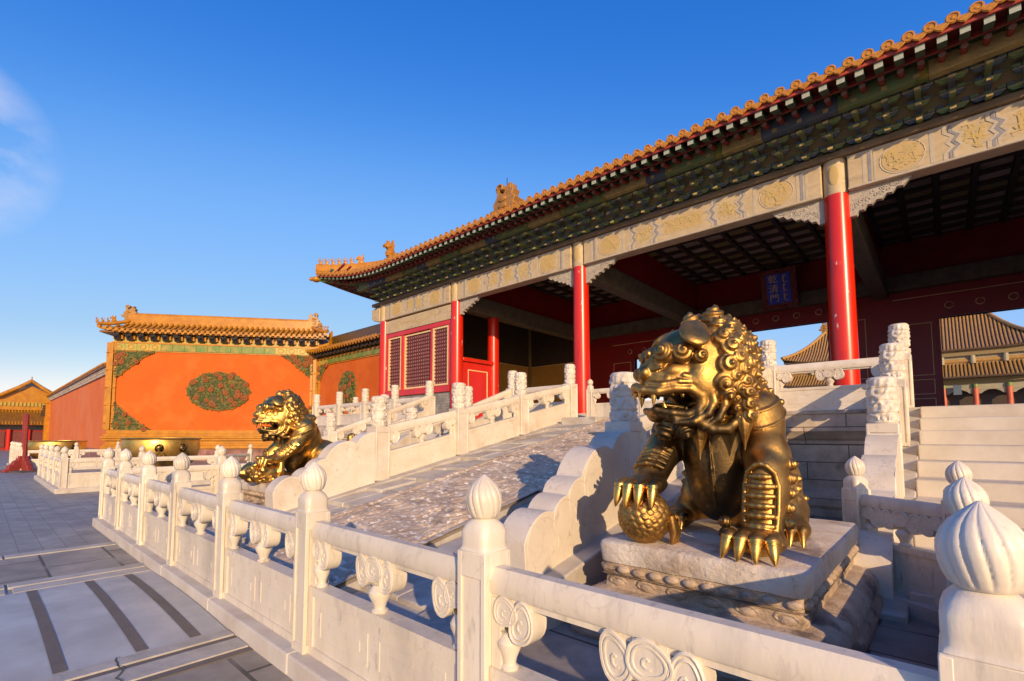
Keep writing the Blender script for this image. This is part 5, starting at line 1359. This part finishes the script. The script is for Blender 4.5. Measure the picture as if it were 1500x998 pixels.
# ------------------------------------------------------------------ gilt vats
def vat(label, x, y, ztop, r, rot):
    t = thing('bronze_vat', label, 'vat', (x, y, 0), rot, 'big gilt bronze water vats')
    h = 1.02; zb = ztop-h
    m = MB(); m.lathe([(r*.50,0),(r*.62,.03),(r*.80,.20),(r*.93,.45),(r*.985,.72),(r*.97,.90),(r*.96,.955),(r*1.0,.965),(r*1.02,1.0),(r*1.0,1.02),(r*.93,1.02),(r*.90,.9),(r*.8,.4),(r*.5,.2),(r*.1,.18)], (0,0,zb), 64)
    m.build('vat_bowl', M['vat'], t, 40)
    m = MB(); m.lathe([(r*.66,0),(r*.68,.06),(r*.60,.12),(r*.58,zb-.1),(r*.64,zb-.04),(r*.66,zb+.02)], (0,0,0), 40); m.build('stone_foot', M['marble_old'], t, 40)
    for k, a in enumerate((R(-2), R(33), R(178), R(213))):
        m = MB(); s = .125
        m.ell((0,0,0), (s*.75,s,s*1.05), 14, 10)
        for dx, dz in ((-.5,.5),(.5,.5)): m.ell((s*.62, dx*s*.9, dz*s), (s*.25,s*.28,s*.28), 8, 6)
        m.ell((s*.75,0,-.05*s), (s*.3,s*.3,s*.25), 8, 6); m.ell((s*.55,0,-.5*s), (s*.35,s*.55,s*.25), 8, 6)
        for q in range(12): b = q*.5236; m.ell((-.02, s*.92*math.cos(b), s*1.0*math.sin(b)+.01), (s*.25,s*.24,s*.24), 7, 5)
        o = m.build('lion_mask', M['bronze_dark'], t, 60); o.location = (r*.97*math.cos(a), r*.97*math.sin(a), zb+.70); o.rotation_euler = (0,0,a)
        m = MB(); m.tube([(.02, .13*math.cos(q*.5236), .13*math.sin(q*.5236)) for q in range(12)], .02, 6, closed=True); g_ = m.build('ring_handle', M['bronze_dark'], o, 60); g_.location = (s*.75,0,-.24)
    return t
vat('big gilt bronze vat nearest to the far lion, in front of the orange medallion wall', -19.04, 4.21, 1.44, 1.10, R(-14))
vat('second gilt bronze vat farther left, in front of the faded red wall', -32.4, 2.8, 1.27, 1.12, R(-5))

# ------------------------------------------------------------------ red stand
t = thing('wooden_stand', 'tall red-painted wooden post stand with a cloud-shaped foot at the far left', 'stand', (-28.6, 1.42, 0), R(22))
m = MB(); m.box(-.11,.11,-.07,.07,.05,2.42); m.box(-.13,.13,-.03,.03,.05,2.36); m.build('post', M['standred'], t, 0, bevel=.02)
m = MB(); pr = [(-.66,0),(.66,0),(.64,.10),(.52,.14),(.50,.28),(.38,.32),(.34,.44),(.22,.50),(.18,.66),(-.18,.66),(-.22,.50),(-.34,.44),(-.38,.32),(-.50,.28),(-.52,.14),(-.64,.10)]
m.prism(pr, 'y', -.1, .1); o = m.build('cloud_foot', M['standred'], t, 30, bevel=.02); o.rotation_euler = (0,0,R(90)); 
m = MB(); m.prism(pr, 'y', -.1, .1); m.xf(lambda x,y,z: (x,y,z*.98)); m.build('cross_foot', M['standred'], t, 30, bevel=.02)
m = MB(); m.box(-.9,.9,-.5,.5,-.02,.06); m.build('base_plinth', M['rubberdark'], t, 0, bevel=.02)

# ------------------------------------------------------------------ gilt lions, sculpted as a smooth distance field
import openvdb
class Field:
    def __init__(s, lo, hi, h):
        s.lo = np.array(lo, np.float32); s.h = h; s.n = np.ceil((np.array(hi)-np.array(lo))/h).astype(int)+1
        s.D = np.full(s.n, .2, np.float32)
    def box(s, lo, hi):
        a = np.clip(np.floor((np.array(lo)-s.lo)/s.h).astype(int), 0, s.n-1); b = np.clip(np.ceil((np.array(hi)-s.lo)/s.h).astype(int)+1, 1, s.n)
        return a, b
    def coords(s, a, b):
        ax = [s.lo[i]+s.h*np.arange(a[i], b[i], dtype=np.float32) for i in range(3)]
        return np.meshgrid(*ax, indexing='ij', sparse=True)
    def op(s, fn, lo, hi, k=.02, mode='u', pad=None):
        pad = (k+.03) if pad is None else pad
        a, b = s.box(np.array(lo)-pad, np.array(hi)+pad)
        if np.any(b-a < 2): return
        X, Y, Z = s.coords(a, b); d = fn(X, Y, Z).astype(np.float32)
        sl = tuple(slice(a[i], b[i]) for i in range(3)); D = s.D[sl]
        if mode == 'u':
            h = np.maximum(k-np.abs(D-d), 0)/k; s.D[sl] = np.minimum(D, d)-h*h*k*.25
        elif mode == 's':
            d = -d; h = np.maximum(k-np.abs(D-d), 0)/k; s.D[sl] = np.maximum(D, d)+h*h*k*.25
        elif mode == 'add': s.D[sl] = D+d
    # primitives
    def ell(s, c, r, k=.03, rot=None, mode='u'):
        c = np.array(c, float); r = np.array(r, float); Rm = np.eye(3) if rot is None else np.array(rot, float)   # rows = local axes in world
        ext = np.abs(Rm.T)@r
        def f(X, Y, Z):
            x, y, z = X-c[0], Y-c[1], Z-c[2]
            p = [Rm[i,0]*x+Rm[i,1]*y+Rm[i,2]*z for i in range(3)]
            k0 = np.sqrt(sum((p[i]/r[i])**2 for i in range(3))); k1 = np.sqrt(sum((p[i]/r[i]**2)**2 for i in range(3)))
            return k0*(k0-1)/np.maximum(k1, 1e-6)
        s.op(f, c-ext, c+ext, k, mode)
    def cone(s, a, b, ra, rb, k=.03, mode='u'):
        a = np.array(a, float); b = np.array(b, float); ab = b-a; L2 = ab@ab; m = max(ra, rb)
        def f(X, Y, Z):
            x, y, z = X-a[0], Y-a[1], Z-a[2]; t = np.clip((x*ab[0]+y*ab[1]+z*ab[2])/L2, 0, 1)
            return np.sqrt((x-t*ab[0])**2+(y-t*ab[1])**2+(z-t*ab[2])**2)-(ra+(rb-ra)*t)
        s.op(f, np.minimum(a, b)-m, np.maximum(a, b)+m, k, mode)
    def path(s, pts, r, k=.015, mode='u'):
        n = len(pts)
        for i in range(n-1):
            ra = r[i] if isinstance(r, (list, tuple)) else r; rb = r[i+1] if isinstance(r, (list, tuple)) else r
            s.cone(pts[i], pts[i+1], ra, rb, k, mode)
    def curl(s, c, r, nrm, k=.02, tip=True, hand=1):
        c = np.array(c, float); n = np.array(nrm, float); n /= np.linalg.norm(n)
        a = np.cross(n, [0.3,.2,1]); a /= np.linalg.norm(a); b = np.cross(n, a)
        def f(X, Y, Z):
            x, y, z = X-c[0], Y-c[1], Z-c[2]; d = np.sqrt(x*x+y*y+z*z)+1e-6
            w = (x*n[0]+y*n[1]+z*n[2])/d; th = np.arccos(np.clip(w, -1, 1)); ph = np.arctan2(x*b[0]+y*b[1]+z*b[2], x*a[0]+y*a[1]+z*a[2])
            rip = np.cos(2*np.pi*th/.62+hand*ph)
            return d-r*(1+.085*rip+.22*np.exp(-(th/.28)**2))
        s.op(f, c-r*1.3, c+r*1.3, k)
    def mesh(s):
        g = openvdb.FloatGrid(); g.copyFromArray(np.ascontiguousarray(s.D)); P, Q = g.convertToQuads(isovalue=0.0)
        P = P*s.h+s.lo; return P, Q
def unit(v): v = np.array(v, float); return v/np.linalg.norm(v)
def build_lion(name, label, loc, headdir, mir, h, prop, bm='bronze'):
    """mir=1: right forepaw raised (on a ball); mir=-1: left forepaw raised (on a cub)."""
    F = Field((-.86,-1.32,-.02), (.86,1.12,1.95), h); S = mir
    def P(x, y, z): return (x*S, y, z)
    # trunk
    F.ell(P(-.02,.26,.40), (.33,.44,.40), .08); F.ell(P(-.03,-.10,.76), (.29,.31,.44), .10); F.ell(P(-.05,-.31,.82), (.30,.29,.46), .10)
    F.ell(P(-.03,-.36,.46), (.24,.22,.34), .12); F.ell(P(-.04,-.25,1.08), (.29,.26,.28), .08); F.cone(P(0,.80,.30), P(0,.95,.75), .10, .05, .06)
    for q in range(5): F.curl(P(0,.90+.02*q,.45+.1*q), .09, (0,1,.3), .03)
    # haunches and hind feet
    for sx in (1, -1):
        F.ell((.30*sx,.20,.36), (.16,.32,.32), .06); F.ell((.36*sx,.02,.27), (.13,.20,.22), .06)
        F.cone((.41*sx,.08,.20), (.46*sx,-.12,.10), .13, .10, .05); F.ell((.46*sx,-.18,.085), (.13,.17,.085), .04)
        for j in range(4): F.ell((.46*sx+(-.105+.07*j), -.31-.02*(j in (1,2)), .095), (.042,.065,.055), .012)
        for j in range(3): F.curl((.46*sx, .12+.07*j, .16+.06*j), .040, (sx,0,.2), .02)
        for j in range(4): F.curl((.465*sx, -.02+.02*j, .22+.08*j), .036, (sx,-.3,.2), .02)
    # straight foreleg
    F.cone(P(.25,-.27,.98), P(.38,-.48,.62), .175, .15, .06); F.ell(P(.29,-.31,.92), (.165,.21,.22), .08)
    F.cone(P(.38,-.48,.66), P(.405,-.70,.20), .155, .125, .05); F.ell(P(.40,-.62,.42), (.145,.16,.26), .05)
    F.ell(P(.40,-.84,.095), (.175,.20,.095), .05)
    for j, (dx, dy) in enumerate(((-.135,-.02),(-.046,-.055),(.046,-.055),(.135,-.02))):
        F.ell(P(.40+dx,-.985+dy*.6,.125), (.050,.085,.065), .014); F.ell(P(.40+dx,-.985+dy*.6-.05,.135), (.047,.045,.047), .010)
        F.path([P(.40+dx-.05,-1.0+dy*.6,.12), P(.40+dx,-1.03+dy*.6,.175), P(.40+dx+.05,-1.0+dy*.6,.12)], .013, .006)
    F.curl(P(.18,-.85,.20), .045, (-1*S,-1,.5), .01); F.curl(P(.18,-.85,.12), .045, (-1*S,-1,.2), .01)
    for j in range(5): F.curl(P(.545,-.50-.035*j,.60-.10*j), .042, (S,.1,.2), .014)
    # shin plate: arched frame with horizontal ridges
    def shin(x, z):      # front surface of the straight leg
        return -.79-.17*(.62-z)/.5*.35-.02
    fr = [(-.105,.17),(-.112,.30),(-.112,.46),(-.09,.55),(-.04,.60),(0,.612),(.04,.60),(.09,.55),(.112,.46),(.112,.30),(.105,.17)]
    def sy(x, z): return -.62-.155*math.sqrt(max(.05, 1-((x)/.15)**2))-.10*(.60-z)/.45
    F.path([P(.405+a,sy(a,b)-.0,b) for a, b in fr], .017, .008)
    for j in range(6):
        z = .20+.065*j; w = .085 if j < 5 else .06
        F.path([P(.405+a,sy(a,z)-.012,z) for a in (-w,-w*.5,0,w*.5,w)], .020, .012)
    # raised foreleg
    F.ell(P(-.35,-.28,.98), (.17,.22,.25), .08); F.cone(P(-.35,-.28,1.0), P(-.43,-.52,.68), .19, .14, .06)
    F.cone(P(-.43,-.50,.70), P(-.40,-.82,.48), .145, .115, .05); F.ell(P(-.39,-.92,.435), (.155,.16,.085), .04)
    for j in range(5):
        u = j/4; c = np.array(P(-.425+.02*u,-.56-.22*u,.64-.13*u)); F.path([tuple(c+np.array([S*a*.13, -.095*math.sqrt(1-a*a*.8)-.03, .085*math.sqrt(1-a*a*.8)+.0])) for a in (-.95,-.6,0,.6,.95)], .017, .010)
    for j, dx in enumerate((-.14,-.048,.048,.14)):
        F.ell(P(-.39+dx,-1.03-.03*(j in (1,2)),.43), (.048,.08,.055), .014); F.ell(P(-.39+dx,-1.085-.03*(j in (1,2)),.425), (.045,.045,.045), .010)
    for j in range(4): F.curl(P(-.55,-.50-.07*j,.70-.06*j), .05, (-S,0,.2), .014)
    # chest: keel line and breast strap
    F.path([P(.0,-.63,1.0), P(0,-.625,.80), P(.0,-.60,.55), P(.01,-.56,.25)], .009, .02)
    pn = unit((0,-.42,.91)); pc = np.array((0,-.34,1.08))
    def strap(X, Y, Z):
        D_ = F.D; return None
    a, b = F.box((-.8,-.95,.72), (.8,.5,1.5)); X, Y, Z = F.coords(a, b); sl = tuple(slice(a[i], b[i]) for i in range(3))
    pl_ = (X-pc[0])*pn[0]+(Y-pc[1])*pn[1]+(Z-pc[2])*pn[2]+.20*np.abs(X)*0
    yc_ = Y+.20; band_ = np.maximum(np.maximum(F.D[sl]-.010, np.abs(pl_+.06)-.055), yc_); F.D[sl] = np.minimum(F.D[sl], band_)
    band_ = np.maximum(np.maximum(F.D[sl]-.010, np.abs(np.abs(pl_+.06)-.052)-.008), yc_); F.D[sl] = np.minimum(F.D[sl], band_)
    for ang in range(-100, 101, 25):
        th = R(ang); F.ell((.41*math.sin(th), -.20-.46*math.cos(th), 1.0+.16*(1-math.cos(th))*.5-.02), (.030,.030,.030), .008)
    # ---- neck, mane and head
    f = unit((headdir[0], headdir[1], 0)); s_ = np.array((-f[1], f[0], 0)); u = np.array((0,0,1.0)); HC = np.array((-.02*S,-.555,1.355))
    def H(a, b, c): return tuple(HC+f*a+s_*b+u*c)
    def HR(ang=0, tilt=0): 
        ca, sa = math.cos(ang), math.sin(ang); f2 = f*ca+u*sa; u2 = -f*sa+u*ca
        ct, st = math.cos(tilt), math.sin(tilt); return np.array([f2, s_*ct+u2*st, -s_*st+u2*ct])
    F.ell((-.04*S,-.32,1.24), (.26,.24,.32), .08); F.ell(H(-.02,0,-.03), (.29,.30,.35), .06, HR())
    F.ell(H(.02,0,.06), (.34,.29,.27), .05, HR()); F.ell(H(.20,0,.125), (.23,.225,.17), .05, HR(-.25)); F.ell(H(.36,0,.055), (.12,.20,.085), .05, HR(-.1))
    F.ell(H(.33,0,-.085), (.235,.185,.135), .05, HR(-.1)); F.ell(H(.30,0,-.165), (.24,.215,.09), .04, HR())
    F.ell(H(.26,0,.02), (.17,.11,.09), .04, HR(-.3))
    for e in (1, -1):
        F.ell(H(.10,.20*e,-.12), (.17,.11,.20), .05, HR()); F.ell(H(.30,.17*e,-.06), (.12,.06,.07), .03, HR())
        # brow bumps and eye
        F.curl(H(.47,.065*e,.065), .070, f+s_*e*.3+u*.4, .015); F.curl(H(.42,.165*e,.080), .080, f*.7+s_*e*.7+u*.3, .015); F.curl(H(.31,.24*e,.07), .075, f*.3+s_*e+u*.2, .015)
        F.curl(H(.19,.275*e,.04), .055, s_*e, .015)
        F.ell(H(.445,.125*e,-.005), (.055,.05,.042), .010, HR()); F.ell(H(.482,.132*e,-.007), (.018,.02,.018), .004, HR())
        F.path([H(.485,.07*e,.007), H(.50,.12*e,.031), H(.46,.175*e,.015)], .014, .008); F.path([H(.485,.07*e,-.027), H(.50,.12*e,-.047), H(.455,.175*e,-.035)], .013, .008)
        # nose
        F.ell(H(.545,.06*e,-.065), (.055,.058,.055), .02, HR()); F.ell(H(.48,.075*e,-.01), (.06,.058,.055), .02, HR())
        F.ell(H(.596,.06*e,-.075), (.016,.018,.016), .006, HR(), 's')
        # lips: three flowing ridges
        up = [(.60,.02,-.17),(.572,.09,-.20),(.48,.16,-.215),(.36,.205,-.195),(.25,.232,-.20),(.17,.24,-.25),(.15,.236,-.31)]
        F.path([H(x,y*e,z) for x, y, z in up], [.034,.034,.032,.030,.030,.032,.032], .015)
        F.path([H(x-.03,y*e*1.02+.012*e,z+.05) for x, y, z in up[1:6]], .022, .014); F.path([H(x-.07,y*e*1.02+.010*e,z+.095) for x, y, z in up[1:5]], .018, .014)
        lo = [(.49,.02,-.352),(.475,.09,-.348),(.37,.155,-.378),(.26,.195,-.39),(.19,.222,-.36),(.155,.232,-.29)]
        F.path([H(x,y*e,z) for x, y, z in lo], [.034,.034,.032,.034,.036,.034], .015)
        F.path([H(x-.02,y*e+.014*e,z-.045) for x, y, z in lo[1:5]], .020, .014)
        # jaw curl
        sp = [H(.13+.10*(1-.10*k)*math.cos(2.4-.62*k),.235*e,-.40+.10*(1-.10*k)*math.sin(2.4-.62*k)) for k in range(10)]
        F.path(sp, .026, .012)
        F.path([H(.20,.225*e,-.44), H(.10,.24*e,-.50), H(-.02,.245*e,-.50), H(-.12,.25*e,-.42)], .040, .02)
        # upper and lower back teeth
        for k in range(5): F.ell(H(.50-.07*k,(.11+.022*k)*e,-.24), (.018,.018,.028), .006, HR()); F.ell(H(.42-.055*k,(.08+.024*k)*e,-.345), (.016,.016,.026), .006, HR())
        # small curls running down the cheek edge
        for k in range(8): F.curl(H(-.02-.012*k,.305*e-.012*abs(k-3)*e,.06-.068*k), .042, s_*e+f*.4, .008)
        for k in range(6): F.curl(H(-.11-.01*k,.335*e-.012*abs(k-3)*e,.02-.085*k), .055, s_*e+f*.1, .010)
        # ears: cupped, folded out and down
        er = HR(.2, 0); ax2 = unit(s_*e*.62-u*.72+f*.08); ax3 = unit(np.cross(ax2, f)); ax1 = np.cross(ax3, ax2)*1.0
        Er = np.array([ax1, ax2, np.cross(ax1, ax2)])
        F.ell(H(.24,.305*e,.20), (.115,.135,.042), .018, Er); F.ell(H(.19,.22*e,.25), (.09,.08,.06), .03, Er)
        F.ell(tuple(np.array(H(.12,.315*e,.205))-Er[2]*np.sign(Er[2]@(s_*e))*(-.045)), (.085,.105,.030), .02, Er, 's') if False else None
    for e in (1, -1):       # heavy folds running round the corner of the mouth
        F.path([H(x,y*e,z) for x, y, z in ((.30,.225,-.10),(.19,.25,-.135),(.10,.262,-.21),(.085,.266,-.30),(.13,.258,-.385),(.23,.228,-.445),(.36,.175,-.455))], [.018,.028,.032,.032,.032,.030,.016], .014)
        F.path([H(x,y*e,z) for x, y, z in ((.22,.25,-.07),(.10,.275,-.12),(.02,.285,-.21),(.01,.285,-.32),(.06,.278,-.42),(.17,.245,-.50))], [.016,.026,.030,.030,.028,.016], .014)
    # lower jaw, tongue and beard
    F.ell(H(.28,0,-.385), (.21,.17,.055), .03, HR(.08)); F.ell(H(.44,0,-.40), (.06,.08,.045), .02, HR())
    F.ell(H(.34,0,-.282), (.25,.165,.054), .03, HR(.04), 's'); F.ell(H(.49,0,-.285), (.16,.15,.048), .02, HR(.06), 's')
    F.ell(H(.28,0,-.325), (.17,.085,.028), .015, HR(.12))
    F.curl(H(.36,.0,-.50), .085, f*.5-u, .02); F.ell(H(.33,0,-.47), (.06,.10,.07), .03, HR())
    for e in (1, -1): F.curl(H(.26,.12*e,-.50), .075, s_*e-u, .02)
    # crown and mane curls
    F.curl(H(.12,.0,.335), .085, u+f*.3, .02); F.curl(H(.0,.12,.36), .085, u+s_*.3, .02); F.curl(H(.0,-.12,.36), .085, u-s_*.3, .02); F.curl(H(.20,.14,.26), .06, u+s_*.3+f*.4, .02); F.curl(H(.20,-.14,.26), .06, u-s_*.3+f*.4, .02)
    rn = random.Random(5); n = 210; ga = math.pi*(3-math.sqrt(5)); cc = np.array(HC-f*.01+u*-.02)
    for i in range(n):
        z = 1-2*(i+.5)/n; r = math.sqrt(1-z*z); a = ga*i; d = np.array([r*math.cos(a), r*math.sin(a), z])
        fd, sd = d@f, abs(d@s_)
        if fd > .12 or z < -.72: continue
        ctr = cc+f*(d@f)*.31+s_*(d@s_)*.325+u*z*.37
        F.curl(tuple(ctr), .068+.014*rn.random(), d, .010, hand=rn.choice((1,-1)))
    for i in range(34):                      # curls tumbling onto the shoulders and back
        a = R(-150+300*(i % 17)/16); k = i//17; d = np.array([math.sin(a), math.cos(a)*1.0, 0])
        if d[1] < -.55: continue
        ctr = (.27*math.sin(a)*(1-.05*k)-.03*S, -.28+.26*math.cos(a)+.02*k, 1.20-.15*k+.04*math.cos(a))
        F.curl(ctr, .085, d+np.array((0,0,.2)), .014)
    for (x_, y_, z_, r_) in ((.24,-.33,1.17,.075),(.29,-.22,1.13,.08),(.22,-.12,1.17,.08),(.31,-.10,1.04,.075),(.27,-.30,1.05,.06),(.34,-.20,1.00,.065),(.20,-.02,1.08,.08),(.12,-.05,1.17,.08)):
        F.curl(P(x_,y_,z_), r_, (S*.9,-.1,.4), .012)
    Pv, Q = F.mesh()
    me = bpy.data.meshes.new('lion_body'); nv = len(Pv)
    me.from_pydata(Pv.astype(float).tolist(), [], Q[:, ::-1].tolist() if True else Q.tolist())
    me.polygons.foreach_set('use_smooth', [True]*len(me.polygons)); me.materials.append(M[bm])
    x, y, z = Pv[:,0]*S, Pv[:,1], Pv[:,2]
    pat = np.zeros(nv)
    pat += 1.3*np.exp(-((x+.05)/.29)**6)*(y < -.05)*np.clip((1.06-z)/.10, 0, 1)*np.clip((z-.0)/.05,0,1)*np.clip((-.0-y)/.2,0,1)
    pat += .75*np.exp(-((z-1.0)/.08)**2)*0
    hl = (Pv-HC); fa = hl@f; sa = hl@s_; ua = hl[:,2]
    pat += .9*((fa > .12) & (np.abs(sa) < .17) & (ua < -.235) & (ua > -.36))  # darker tone inside the open mouth
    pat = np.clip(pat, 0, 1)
    at = me.attributes.new('patina_and_mouth', 'FLOAT', 'POINT'); at.data.foreach_set('value', pat.astype(np.float32)); me.update()
    bm_ = bmesh.new(); bm_.from_mesh(me); bmesh.ops.recalc_face_normals(bm_, faces=bm_.faces); bm_.to_mesh(me); bm_.free()
    t = thing(name, label, 'lion statue', loc, 0, 'gilt bronze guardian lions')
    ob = link_mesh('lion_body', me, t)
    sm = ob.modifiers.new('smooth', 'SMOOTH'); sm.factor = .3; sm.iterations = 1
    def part(m, nm, mt, smooth=50): return m.build(nm, M[mt], t, smooth)
    def claw(base, tip, r):
        b0 = Vector(base); d = Vector(tip)-b0; m = MB()
        pts = [b0+d*k for k in (0,.25,.5,.75,.93,1)]; 
        m.tube(pts, [r,r*.98,r*.82,r*.55,r*.25,r*.06], 12); m.tube([b0-d*.03, b0+d*.10], r*1.18, 12); m.tube([b0+d*.16, b0+d*.20], r*1.1, 12)
        part(m, 'claw', 'bronze_bright')
    for dx in (-.135,-.046,.046,.135):
        yy = -1.055-.028*(abs(dx) < .1); claw(P(.40+dx,yy,.135), P(.40+dx*1.22,yy-.06,.004), .041)
        yy = -1.115-.03*(abs(dx) < .1); claw(P(-.39+dx,yy+.01,.43), P(-.39+dx*1.1,yy-.05,.27), .041)
    for sx in (1, -1):
        for j in range(4): claw((.46*sx+(-.105+.07*j), -.36-.02*(j in (1,2)), .10), (.46*sx+1.2*(-.105+.07*j), -.43-.02*(j in (1,2)), .004), .026)
    # fangs
    for e in (1, -1):
        for (a, b, r) in (((.50,.135*e,-.22),(.51,.14*e,-.325),.026),((.40,.115*e,-.36),(.42,.115*e,-.285),.022),((.580,.055*e,-.19),(.592,.055*e,-.275),.020)):
            m = MB(); A_, B_v = Vector(H(*a)), Vector(H(*b)); d = B_v-A_; m.tube([A_+d*k for k in (0,.4,.75,1)], [r,r*.8,r*.45,r*.08], 10); part(m, 'fang', 'bronze_bright')
    # bells and tassels on the breast strap
    for (x_, y_, z_, r) in ((-.20,-.63,.95,.068),(.10,-.66,.94,.064)):
        m = MB(); m.ell(P(x_,y_,z_), (r,r,r), 20, 14); m.tube([(P(x_,y_,z_)[0]+r*1.01*math.cos(k*.3927), y_+r*1.01*math.sin(k*.3927), z_) for k in range(16)], .008, 5, closed=True); part(m, 'bell', 'bronze_bright')
    for (x_, y_, z_, L, r, a) in ((-.05,-.69,.92,.30,.068,0),(.27,-.64,1.0,.30,.066,.1)):
        m = MB(); m.lathe([(.004,-L),(.012,-L*.86),(r*.45,-L*.66),(r*.85,-L*.42),(r,-L*.25),(r*.88,-L*.10),(r*.5,-.01),(r*.4,.015),(r*.2,.02)], P(x_,y_,z_), 40, fn=lambda rr, zz, aa: (rr*(1+.05*math.cos(9*aa))*math.cos(aa), rr*(1+.05*math.cos(9*aa))*math.sin(aa), zz)); part(m, 'tassel', 'bronze')
        m = MB(); m.ell((P(x_,y_,z_)[0], y_+.01, z_+.035), (.04,.04,.04), 12, 8); part(m, 'strap_stud', 'bronze_bright')
    if prop == 'ball':
        c = np.array(P(-.385,-.99,.195)); r = .190; pts = []; n = 150
        for i in range(n): zz = 1-2*(i+.5)/n; q = math.sqrt(1-zz*zz); pts.append((q*math.cos(ga*i), q*math.sin(ga*i), zz))
        pts = np.array(pts); m = MB(); m.ell((0,0,0), (1,1,1), 150, 90); V = np.array(m.v); V /= np.linalg.norm(V, axis=1)[:,None]
        dd = np.arccos(np.clip(V@pts.T, -1, 1)); dd.sort(axis=1); e = dd[:,1]-dd[:,0]
        hgt = .010*np.clip(e/.05, 0, 1)+.005*np.exp(-((dd[:,0]-.055)/.018)**2)-.003*np.exp(-(dd[:,0]/.03)**2)
        V = V*(r+hgt)[:,None]+c; m.v = [tuple(v) for v in V]; part(m, 'embroidered_ball', 'bronze', 80)
        m = MB()
        for k in range(3): m.tube([tuple(c+np.array((S*(.20-.0*k), .03, .02))), tuple(c+np.array((S*.215,.05+.03*k,-.10))), tuple(c+np.array((S*(.20),.05+.05*k,-.19)))], [.03,.035,.012], 8)
        part(m, 'ball_ribbon', 'bronze')
    else:
        G = Field((-.75,-1.75,-.02), (.75,-.40,.75), h*1.2); cx = -.30*S*-1 if False else P(-.30,0,0)[0]
        G.ell((cx,-.98,.17), (.20,.34,.17), .05); G.ell((cx,-1.30,.22), (.16,.17,.16), .05); G.ell((cx,-1.45,.20), (.09,.10,.08), .04)
        G.ell((cx,-.98,.05), (.26,.42,.06), .04)
        for e in (1, -1):
            G.cone((cx+.14*e,-1.12,.24), (cx+.12*e,-1.10,.44), .065, .045, .03); G.ell((cx+.12*e,-1.12,.46), (.05,.06,.045), .02)
            G.cone((cx+.15*e,-.80,.20), (cx+.14*e,-.78,.38), .075, .05, .03); G.ell((cx+.14*e,-.80,.41), (.055,.065,.045), .02); G.curl((cx+.13*e,-1.27,.33), .06, (e,-.2,.4), .02)
        for i in range(16): a = i*.39; G.curl((cx+.19*math.cos(a), -1.26+.16*math.sin(a), .13+.05*(i % 3)), .055, (math.cos(a), math.sin(a), .2), .015)
        for i in range(14): a = i*.45; G.curl((cx+.24*math.cos(a), -.98+.36*math.sin(a), .07), .055, (math.cos(a), math.sin(a), .2), .015)
        Pv2, Q2 = G.mesh(); me2 = bpy.data.meshes.new('lion_cub'); me2.from_pydata(Pv2.astype(float).tolist(), [], Q2[:, ::-1].tolist()); me2.polygons.foreach_set('use_smooth', [True]*len(me2.polygons)); me2.materials.append(M[bm]); 
        bm_ = bmesh.new(); bm_.from_mesh(me2); bmesh.ops.recalc_face_normals(bm_, faces=bm_.faces); bm_.to_mesh(me2); bm_.free()
        link_mesh('lion_cub', me2, t)
    return t
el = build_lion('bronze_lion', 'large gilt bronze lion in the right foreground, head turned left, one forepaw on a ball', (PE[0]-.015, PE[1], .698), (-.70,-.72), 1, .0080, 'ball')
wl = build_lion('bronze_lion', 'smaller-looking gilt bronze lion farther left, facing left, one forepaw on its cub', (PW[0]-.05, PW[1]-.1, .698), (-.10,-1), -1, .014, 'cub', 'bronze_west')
wl.scale = (.9,.9,.92)
el.scale = (.96,1,1)
